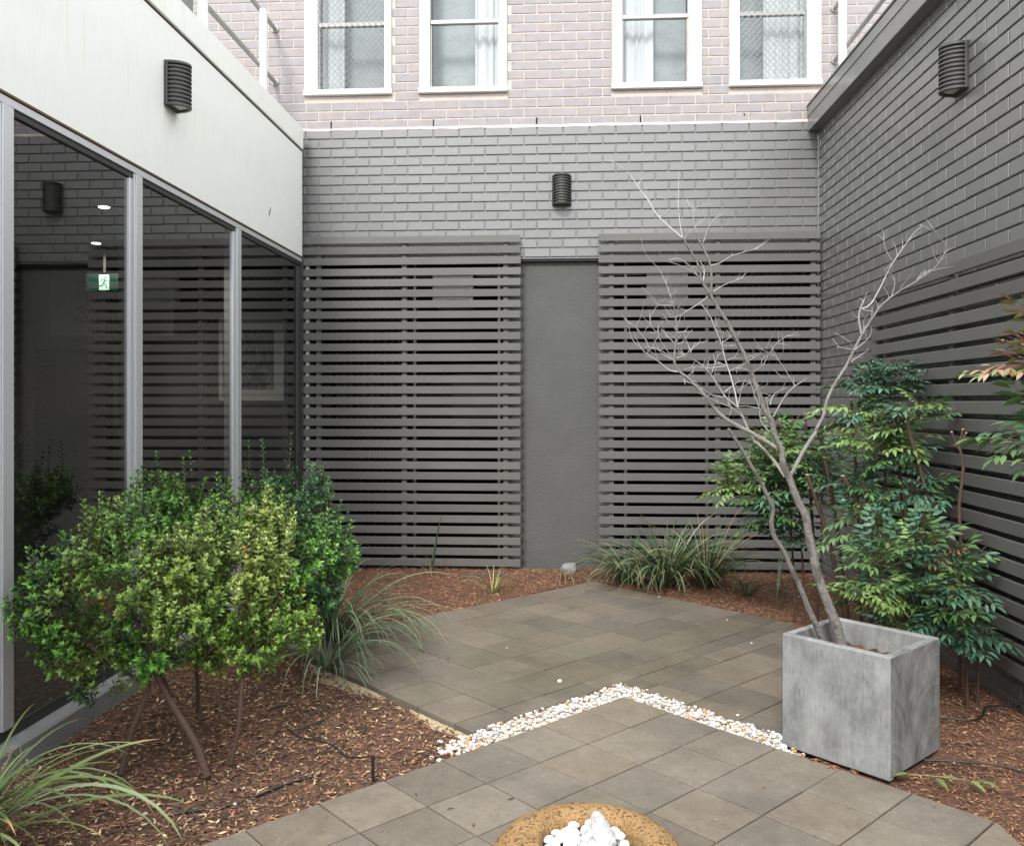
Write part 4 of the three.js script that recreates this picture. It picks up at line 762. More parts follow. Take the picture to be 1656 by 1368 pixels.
shrub('clipped_shrub', 'open green shrub on three brown stems in front of the first glass pane', [-1.75, 0, -3.6],
  clump([[-0.41, 0.67, 0.10, 0.18], [-0.29, 0.87, 0, 0.17], [-0.32, 0.52, 0.10, 0.15], [-0.21, 0.97, -0.15, 0.15], [-0.08, 0.73, 0.05, 0.19], [0.07, 0.82, -0.10, 0.19], [-0.01, 0.50, 0.05, 0.17], [0.14, 0.62, 0, 0.17], [-0.26, 0.29, 0, 0.10], [-0.50, 0.79, 0.05, 0.08], [-0.26, 0.46, -0.15, 0.15]], [G1, G1, G1, G1, G1, G2, G1, G2, G3, G1, G3]),
  [[[[-0.13, -0.03, 0.06], [-0.09, 0.14, 0.05], [-0.03, 0.33, 0.02], [-0.05, 0.5, 0]], 0.014, 0.009], [[[0.25, -0.03, 0.07], [0.19, 0.1, 0.05], [0.06, 0.28, 0.02], [-0.02, 0.42, 0], [0.0, 0.6, 0]], 0.018, 0.011], [[[0.06, -0.03, -0.16], [0.04, 0.16, -0.1], [-0.02, 0.4, -0.05]], 0.009, 0.007], [[[-0.03, 0.33, 0.02], [-0.2, 0.45, 0.05], [-0.4, 0.65, 0.08]], 0.008, 0.004], [[[0.0, 0.42, 0], [-0.1, 0.62, 0], [-0.26, 0.9, -0.04]], 0.008, 0.004], [[[0.0, 0.5, 0], [0.06, 0.7, -0.06], [0.08, 0.9, -0.1]], 0.007, 0.004]],
  { count: 2300, old: G1[0], young: G1[1], pale: 0.6, minX: -0.62, shoots: [[-0.42, 0.92, 0.02, 0.15], [-0.33, 1.06, 0.0, 0.14], [-0.24, 1.10, 0.02, 0.13], [-0.18, 1.16, -0.1, 0.12], [-0.27, 1.03, 0.0, 0.1], [-0.52, 0.86, 0.05, 0.1]] });
shrub('clipped_shrub', 'yellow green shrub on one stem, nearest the patio corner', [-1.45, 0, -3.72],
  clump([[-0.23, 0.88, -0.23, 0.18], [0, 0.79, -0.18, 0.20], [-0.05, 0.60, -0.08, 0.19], [0.17, 0.80, -0.28, 0.19], [0.28, 0.80, -0.43, 0.15], [0.15, 0.56, -0.18, 0.16], [0.08, 0.46, -0.03, 0.14], [-0.11, 0.43, -0.03, 0.11], [0.25, 0.49, -0.08, 0.10], [0, 0.96, -0.38, 0.14], [0.22, 0.62, -0.38, 0.15]], [G2, G2, G2, G1, G1, G2, G2, G2, G2, G1, G3]),
  [[[[0.0, -0.03, 0.06], [0.03, 0.12, 0.05], [0.035, 0.3, 0.02], [0.02, 0.5, -0.05], [0.0, 0.8, -0.15]], 0.012, 0.007], [[[0.03, 0.36, 0.0], [0.12, 0.6, -0.15], [0.2, 0.8, -0.3]], 0.007, 0.004], [[[0.03, 0.4, 0.0], [-0.1, 0.6, -0.1], [-0.2, 0.85, -0.2]], 0.007, 0.004]],
  { count: 2300, old: G2[0], young: G2[1], pale: 1, minX: -0.9, shoots: [[0.02, 1.1, -0.36, 0.12], [0.12, 1.02, -0.3, 0.1]] });
shrub('clipped_shrub', 'fresh green shrub rising behind the others before the second pane', [-1.85, 0, -4.25],
  clump([[-0.28, 1.05, -0.10, 0.13], [-0.07, 1.02, -0.05, 0.16], [0.10, 0.95, -0.10, 0.14], [-0.14, 0.92, 0.05, 0.15], [0.05, 0.88, 0.05, 0.15], [-0.05, 0.7, 0, 0.2], [0.0, 0.5, 0.0, 0.18]], [G1]),
  [[[[0.0, -0.03, 0], [-0.02, 0.4, 0], [-0.05, 0.9, 0]], 0.011, 0.006]],
  { count: 1200, old: G1[0], young: G1[1], pale: 0.2, minX: -0.47, shoots: [[-0.25, 1.22, -0.08, 0.16], [-0.1, 1.2, -0.05, 0.14], [-0.06, 1.24, -0.05, 0.12], [0.08, 1.11, -0.1, 0.1]] });
shrub('clipped_shrub', 'dark green shrub with upright shoots beside the last glass pane', [-1.55, 0, -4.95],
  clump([[-0.22, 1.0, -0.05, 0.15], [0.01, 1.02, -0.05, 0.17], [-0.07, 0.83, 0.05, 0.22], [0.12, 0.80, -0.05, 0.18], [0.19, 0.62, -0.05, 0.15], [-0.01, 0.64, 0, 0.21], [0.08, 0.41, -0.05, 0.18]], [G3]),
  [[[[0.0, -0.03, 0], [0.01, 0.3, 0], [0.0, 0.6, 0]], 0.012, 0.008]],
  { count: 1450, old: G3[0], young: G3[1], pale: 0.1, minX: -0.8, shoots: [[-0.30, 1.24, 0.0, 0.18], [-0.21, 1.25, 0.0, 0.18], [-0.06, 1.28, 0.0, 0.19], [0.04, 1.2, 0, 0.12]] });

// ---------- grasses ----------
function tuft(name, label, base, n, len, wid, droop, colours, lean, cat = 'grass', spread = 0.05, group = 'strap leaved grass tufts') {
  const o = thing(name, label, cat, base, 0, group), B = new Build();
  for (let k = 0; k < n; k++) {
    const a = rr(0, 6.28), up = rr(0.9, 2.2), d = V(Math.cos(a) + lean[0], up, Math.sin(a) + lean[1]), c = shade(pick(colours), rr(0.75, 1.25));
    B.blade(V(Math.cos(a) * rnd() * spread, 0, Math.sin(a) * rnd() * spread), d, rr(len[0], len[1]), rr(wid[0], wid[1]), rr(droop[0], droop[1]), c, rnd() < 0.35 ? [0.34, 0.24, 0.12] : null, 9, rn() * 1.2);
  }
  part('blades', B.geo(), M.leafMatt, o).userData.kind = 'stuff';
  return o;
}
const LG = [[0.040, 0.085, 0.026], [0.026, 0.058, 0.018], [0.065, 0.115, 0.035], [0.115, 0.155, 0.07], [0.02, 0.045, 0.016]], LD = [[0.22, 0.17, 0.085], [0.15, 0.11, 0.055]], LP = [[0.13, 0.17, 0.09], [0.09, 0.13, 0.06], [0.17, 0.20, 0.12], [0.05, 0.09, 0.035]];
tuft('grass_tuft', 'dense grass clump at the foot of the right back screen, left half', [0.55, 0.0, -7.3], 230, [0.34, 0.68], [0.008, 0.014], [1.2, 2.8], [...LG, ...LD, LP[0]], [0, 0.1]);
tuft('grass_tuft', 'tall grass clump in the middle of the row under the right back screen', [0.86, 0.0, -7.2], 250, [0.42, 0.86], [0.009, 0.016], [0.9, 2.6], [...LG, LP[0], LP[2]], [0, 0.15]);
tuft('grass_tuft', 'upright grass clump with dry brown leaves, right end of the row under the screen', [1.18, 0.0, -7.2], 200, [0.4, 0.78], [0.009, 0.014], [0.5, 2.2], [...LG, ...LD], [0, 0.1]);
tuft('grass_tuft', 'small thin grass tuft beside the patio right of the grass row', [1.47, 0.0, -6.95], 22, [0.2, 0.42], [0.006, 0.010], [1.4, 2.8], [...LG, LP[0]], [0.05, 0.15]);
tuft('grass_tuft', 'sparse tall grass blades rising in front of the right back screen corner', [1.70, 0.0, -6.9], 9, [0.45, 0.75], [0.006, 0.009], [1.2, 2.4], LP, [-0.2, 0.1]);
tuft('grass_tuft', 'little yellowish grass tuft on the mulch below the left screen', [-0.57, 0.0, -6.92], 34, [0.14, 0.36], [0.005, 0.009], [0.9, 2.4], [[0.22, 0.22, 0.07], [0.14, 0.16, 0.06], [0.28, 0.25, 0.10]], [0, 0.1]);
tuft('grass_tuft', 'flat pale grass tuft lying beside the back corner of the patio', [0.0, 0.0, -7.42], 22, [0.15, 0.4], [0.005, 0.008], [2, 3.2], [...LD, [0.2, 0.2, 0.09]], [0.1, 0.6]);
tuft('grass_tuft', 'drooping pale grass clump spilling from behind the shrubs onto the patio', [-1.50, 0.0, -5.5], 150, [0.55, 1.05], [0.009, 0.014], [1.6, 3.2], LP, [0.55, 0.35]);
tuft('grass_tuft', 'fine grass hanging out below the yellow green shrub', [-1.36, 0.0, -4.85], 60, [0.45, 0.8], [0.008, 0.012], [2.0, 3.4], LP, [0.3, 0.5]);
{
  const o = thing('iris_plant', 'single upright sword leaf plant with dead bracts before the left screen', 'plant', [-1.16, 0, -7.5], 0);
  const mk = (d, l, w, dr, c) => { const B = new Build(); B.blade(V(rn() * 0.02, 0, rn() * 0.02), d, l, w, dr, c, null, 9, 0.3); part('blade', B.geo(), M.leafMatt, o); };
  mk(V(0.12, 1, 0.05), 0.58, 0.03, 0.15, [0.045, 0.085, 0.04]); mk(V(0.03, 1, 0), 0.34, 0.026, 0.2, [0.06, 0.11, 0.05]); mk(V(-0.25, 1, 0.1), 0.36, 0.016, 0.5, [0.10, 0.10, 0.07]); mk(V(-0.1, 1, 0.1), 0.24, 0.022, 0.6, [0.30, 0.27, 0.20]); mk(V(0.35, 1, 0), 0.24, 0.018, 1.2, [0.25, 0.24, 0.17]); mk(V(-0.5, 0.9, 0.2), 0.22, 0.01, 1.4, [0.2, 0.2, 0.15]); mk(V(-0.05, 1, 0.1), 0.2, 0.02, 0.2, [0.16, 0.06, 0.03]);
}
{ // broad strap leaves close to the camera, each leaf its own
  const o = thing('strap_leaf_grass', 'large strap leaved grass in the near left corner', 'grass', [-2.06, 0, -2.80]);
  const Gs = [[0.13, 0.19, 0.055], [0.10, 0.16, 0.05], [0.17, 0.22, 0.07], [0.19, 0.24, 0.12], [0.07, 0.12, 0.035]];
  const add = (x, z, d, l, w, dr, c, tip) => { const B = new Build(); B.blade(V(x, 0, z), V(...d), l, w, dr, c || pick(Gs), tip ? [0.38, 0.24, 0.11] : null, 12, rn() * 0.6); part('blade', B.geo(), M.leafMatt, o); };
  add(0.0, 0.0, [0.75, 0.75, -0.55], 0.72, 0.040, 0.9, Gs[2], true); add(-0.05, 0.05, [0.85, 1.0, -0.25], 0.85, 0.036, 2.3, Gs[0], true); add(0.02, 0.02, [1, 0.62, -0.12], 0.80, 0.034, 1.0, Gs[0], false);
  add(0, 0.02, [1, 0.95, 0.0], 0.9, 0.030, 2.2, Gs[3], false); add(0.03, -0.02, [0.85, 0.9, 0.05], 0.92, 0.026, 2.2, Gs[3], false);
  for (let k = 0; k < 34; k++) { const a = rr(-1.9, 0.9), s = 0.09; add(rn() * s, rn() * s, [Math.cos(a) * 0.9, rr(0.6, 1.9), Math.sin(a) * 0.9], rr(0.35, 0.75), rr(0.013, 0.025), rr(1.0, 3.0), shade(pick(Gs), rr(0.7, 1.2)), rnd() < 0.25); }
  for (let k = 0; k < 9; k++) { const a = rr(-1.5, 1.0), B = new Build(); const l = rr(0.25, 0.42), e = V(Math.cos(a) * l * 0.7, l * 0.75, Math.sin(a) * l * 0.7); B.limb([[0, 0, 0], e.clone().multiplyScalar(0.5), e], 0.003, 0.002, 5, [0.22, 0.2, 0.1], 0, false); for (let q = 0; q < 40; q++) { const t = rr(0.55, 1); B.leafS(e.clone().multiplyScalar(t), V(rn(), rr(0, 1), rn()), V(0, 1, 0), 0.014, 0.006, 0.3, 0.2, shade([0.33, 0.28, 0.15], rr(0.7, 1.2))); } part('seed_head', B.geo(), M.leafMatt, o); }
}

// ---------- sacred bamboo: cut canes and pinnate leaves ----------
const frondCache = [];
function frondGeo(kind) {                                     // one compound leaf along +x, drooping
  const B = new Build(), pal = { dark: [[0.036, 0.092, 0.058], [0.055, 0.125, 0.075], [0.08, 0.155, 0.098]], mid: [[0.06, 0.125, 0.04], [0.09, 0.165, 0.05], [0.045, 0.095, 0.035]], pale: [[0.15, 0.23, 0.06], [0.19, 0.26, 0.09], [0.11, 0.19, 0.055]], red: [[0.31, 0.12, 0.08], [0.22, 0.16, 0.07], [0.16, 0.18, 0.06], [0.28, 0.17, 0.12], [0.14, 0.2, 0.06]] }[kind];  // the dark leaves carry a bluish sky sheen in their colour
  const L = rr(0.19, 0.27), stem = kind === 'red' ? [0.25, 0.08, 0.05] : [0.12, 0.12, 0.05];
  const spine = (t) => V(L * t, 0.02 + 0.08 * t - 0.09 * t * t, 0.015 * Math.sin(t * 3));
  B.limb([spine(0), spine(0.5), spine(1)], 0.0018, 0.0008, 3, stem, 0, false, 2);
  const lf = (o, d, s) => { const l = rr(0.042, 0.060) * s; B.leaf(o, d, V(rn() * 0.25, 1, rn() * 0.25), l, l * rr(0.34, 0.44), rr(0.15, 0.4), rr(0.1, 0.35), shade(pick(pal), rr(0.8, 1.2))); };
  for (const t of [0.28, 0.48, 0.66, 0.82]) for (const sd of [-1, 1]) {
    const o = spine(t), rl = 0.085 * (1.15 - t) * rr(0.8, 1.2), d = V(0.75, rr(-0.15, 0.2), sd).normalize(), e = o.clone().addScaledVector(d, rl);
    B.limb([o, e], 0.0011, 0.0006, 3, stem, 0, false, 1);
    lf(e, d.clone().add(V(0.2, -0.22, 0)), 1.05);
    if (rl > 0.04) { const q = o.clone().addScaledVector(d, rl * 0.55); lf(q, V(1, -0.3, sd * 0.1), 0.95); lf(q, V(0.1, -0.2, sd), 0.95); }
  }
  lf(spine(1), V(1, -0.3, 0), 1.1); lf(spine(0.93), V(0.7, -0.2, 0.7), 1); lf(spine(0.93), V(0.7, -0.2, -0.7), 1);
  return B.geo();
}
const FR = { dark: [], mid: [], pale: [], red: [] }; for (const k in FR) for (let i = 0; i < 4; i++) FR[k].push(frondGeo(k));
function bamboo(label, base, canes, nodes, group = 'sacred bamboo shrubs') {
  const o = thing('sacred_bamboo', label, 'shrub', base, 0, group);
  for (let [pts, r, fork] of canes) {
    const B = new Build(false); r *= 0.82; B.limb(pts, r * 1.1, r * 0.9, 8, [1, 1, 1], 0.12, true, 5); 
    const top = V(...pts[pts.length - 1]);
    const c = part('cane', B.geo(), M.cane, o);
    const tips = fork ? [V(-0.035, 0.06, 0), V(0.02, 0.075, 0.01), V(0.045, 0.055, -0.01)] : [V(0, 0, 0)];
    for (const t of tips) { const e = top.clone().add(t); if (fork) { const F = new Build(false); F.limb([top.clone().add(V(0, -0.03, 0)), e], r * 0.75, r * 0.65, 6, [1, 1, 1], 0.05); part('branch', F.geo(), M.cane, c); } const g = new THREE.CylinderGeometry(r * (fork ? 0.68 : 0.92), r * (fork ? 0.68 : 0.92), 0.004, 10); part('cut_end', g, M.cut, c, [e.x, e.y + 0.001, e.z]); }
  }
  for (const [p, n0, kinds, sc, az] of nodes) for (let k = 0, n = Math.round(n0 * 1.75); k < n; k++) {
    const kind = pick(kinds), a = az ? rr(az[0], az[1]) : rr(0, 6.28), m = part('leaf', pick(FR[kind]), M.leaf, o, [p[0] + rn() * 0.05, p[1] + rn() * 0.08, p[2] + rn() * 0.05]);
    m.rotation.set(rn() * 0.5, -a, rr(-0.3, 0.95), 'YXZ'); m.scale.setScalar(sc * rr(0.75, 1.2));
  }
  return o;
}
const DM = ['dark', 'dark', 'mid'], MP = ['mid', 'pale', 'pale'], DD = ['dark'];
bamboo('leafy sacred bamboo with cut canes in the far right corner', [1.75, 0, -6.0],
  [[[[0.0, 0, 0], [-0.03, 0.6, 0], [-0.05, 1.1, -0.05], [-0.06, 1.47, -0.1]], 0.012], [[[-0.1, 0, -0.2], [-0.12, 0.7, -0.25], [-0.17, 1.43, -0.3]], 0.009], [[[-0.08, 0, 0.0], [-0.1, 0.8, -0.1], [-0.12, 1.42, -0.2]], 0.008], [[[0.12, 0, 0.3], [0.0, 0.76, 0.4], [-0.1, 1.33, 0.4]], 0.014], [[[0.0, 0, 0.6], [-0.1, 0.66, 0.6], [-0.24, 1.1, 0.6]], 0.017]],
  [[[-0.2, 1.2, -0.1], 16, MP, 1.05], [[-0.3, 1.12, 0.1], 14, MP, 1.0], [[-0.42, 0.86, 0.1], 12, ['mid', 'pale', 'dark'], 1.05], [[-0.12, 1.0, 0.2], 10, DM, 1], [[-0.38, 1.02, 0.0], 16, [...MP, 'mid'], 1.05], [[-0.54, 0.92, 0.05], 10, MP, 1, [1.6, 4.6]], [[-0.25, 0.9, 0.1], 14, DM, 1.05], [[-0.3, 0.72, 0.05], 14, DM, 1.1], [[-0.06, 0.88, 0.25], 12, DM, 1.05], [[-0.2, 0.55, 0], 10, DD, 1.05], [[0.0, 1.12, 0.0], 12, DM, 1]]);
bamboo('tall sacred bamboo with layered leaves and reddish cut canes against the right wall', [1.95, 0, -5.2],
  [[[[0.13, 0, 0.25], [0.13, 0.8, 0.25], [0.06, 1.17, 0.25], [0.0, 1.38, 0.25], [-0.01, 1.47, 0.25]], 0.015], [[[0.06, 0, 0.0], [0.06, 0.82, 0], [0.04, 1.22, 0], [0.05, 1.48, 0]], 0.010], [[[-0.08, 0, -0.3], [-0.1, 0.9, -0.3], [-0.13, 1.37, -0.3], [-0.14, 1.56, -0.3]], 0.012], [[[-0.15, 0, 0.1], [-0.2, 0.76, 0.1], [-0.25, 0.99, 0.1], [-0.32, 1.12, 0.1]], 0.016], [[[0.02, 0, -0.2], [0.03, 1.0, -0.2], [0.02, 1.55, -0.2]], 0.009], [[[0.16, 0, 0.5], [0.17, 0.75, 0.5], [0.16, 1.0, 0.5], [0.18, 1.21, 0.5], [0.155, 1.33, 0.5]], 0.011, true]],
  [[[-0.05, 1.60, -0.3], 9, DD, 1.0], [[0.10, 1.56, -0.3], 12, DD, 1.05, [-0.2, 4.0]], [[0.14, 1.70, -0.2], 6, DD, 0.85, [0.8, 4.0]], [[-0.12, 1.42, -0.2], 14, ['mid', 'dark', 'pale'], 1], [[0.08, 1.42, 0.15], 9, ['mid', 'pale', 'dark'], 0.95, [0.2, 4.0]], [[-0.08, 1.22, 0.0], 16, MP, 1.05], [[0.05, 1.18, 0.05], 10, DM, 1, [0.3, 4.2]], [[-0.2, 1.02, 0.0], 12, DM, 1], [[0.06, 1.0, 0.1], 10, DM, 1, [0.3, 4.2]], [[-0.2, 0.82, 0.1], 10, ['mid', 'dark', 'pale'], 1]]);
bamboo('low bushy sacred bamboo spreading behind the planter', [1.82, 0, -4.62],
  [[[[0.25, -0.02, 0.1], [0.24, 0.3, 0.1], [0.2, 0.6, 0.05]], 0.011], [[[0.32, -0.02, 0.05], [0.33, 0.3, 0.05], [0.28, 0.6, 0.0]], 0.010], [[[0.0, -0.02, 0], [0.0, 0.3, 0], [-0.05, 0.6, 0]], 0.009]],
  [[[-0.15, 0.68, 0.0], 14, ['dark', 'mid', 'mid'], 1], [[0.08, 0.72, -0.05], 14, ['dark', 'mid', 'dark', 'pale', 'mid', 'red', 'mid', 'dark', 'mid', 'pale'], 1], [[-0.22, 0.5, 0.05], 15, ['mid', 'pale', 'pale', 'dark'], 1], [[-0.02, 0.5, 0.12], 18, ['mid', 'pale', 'dark'], 1.05], [[0.2, 0.6, 0.02], 14, DM, 1, [-0.3, 3.6]], [[0.12, 0.42, 0.12], 14, DM, 1.05, [-0.2, 3.6]], [[-0.12, 0.36, 0.12], 10, DM, 1], [[0.22, 0.34, 0.1], 7, DD, 1, [0.6, 3.2]]]);
bamboo('sacred bamboo with young red leaves reaching in at the right edge', [1.76, 0, -3.0],
  [[[[0.05, -0.02, 0], [0.06, 0.8, 0.0], [0.04, 1.55, -0.02]], 0.012]],
  [[[-0.10, 1.61, -0.04], 2, ['red'], 1.1, [3.0, 3.4]], [[-0.07, 1.69, -0.04], 1, ['red'], 0.9, [2.9, 3.3]], [[-0.03, 1.36, -0.04], 5, ['mid', 'mid', 'dark'], 1.1, [2.8, 3.6]], [[0.06, 1.5, 0.05], 8, DM, 1.1, [-1.2, 1.4]]]);

// fallen sprig and red leaves on the paving
{
  const B = new Build(); B.limb([[-0.12, 0.008, 0.05], [0, 0.02, 0.02], [0.14, 0.018, -0.03], [0.2, 0.012, -0.05]], 0.0028, 0.0012, 5, [0.20, 0.19, 0.08], 0.1);
  for (const [x, z, a] of [[0.03, 0.02, 0.7], [0.06, 0.01, -0.9], [0.15, -0.03, 0.5], [0.17, -0.04, -0.4], [0.19, -0.05, 0.1], [-0.06, 0.04, 2.4]]) B.leaf(V(x, 0.02, z), V(Math.cos(a), rr(-0.1, 0.15), Math.sin(a)), V(0, 1, 0), 0.075, 0.03, 0.2, 0.25, shade([0.12, 0.17, 0.05], rr(0.6, 1.4)));
  solo('fallen_sprig', B.geo(), M.leafMatt, 'broken leafy green sprig lying on the mulch by the planter', 'sprig', null, [1.50, 0.0, -3.62], [0, -0.55, 0]);
  const spots = [[1.12, -3.78, 'curled red fallen leaf on the paving by the left part of the planter front'], [1.17, -3.73, 'red fallen leaf lying against the middle of the planter front'], [1.235, -3.675, 'small red fallen leaf near the front corner of the planter'], [1.06, -3.84, 'brown fallen leaf near the pebble strip end by the planter']];
  for (const [x, z, label] of spots) { const F = new Build(); for (let k = 0; k < 3; k++) F.leaf(V(0, 0.006, 0), V(Math.cos(k * 1.1), 0.1, Math.sin(k * 1.1)), V(0, 1, 0), rr(0.025, 0.04), 0.013, 0.3, 0.3, shade([0.30, 0.10, 0.06], rr(0.7, 1.2))); solo('fallen_leaf', F.geo(), M.leafMatt, label, 'leaf', 'red leaves fallen by the planter', [x - 0.03, 0.001, z + 0.02], [0, rr(0, 6), 0]); }
}

// ---------- bare tree in the planter ----------
const TREE_BASE = [1.288, -4.02];
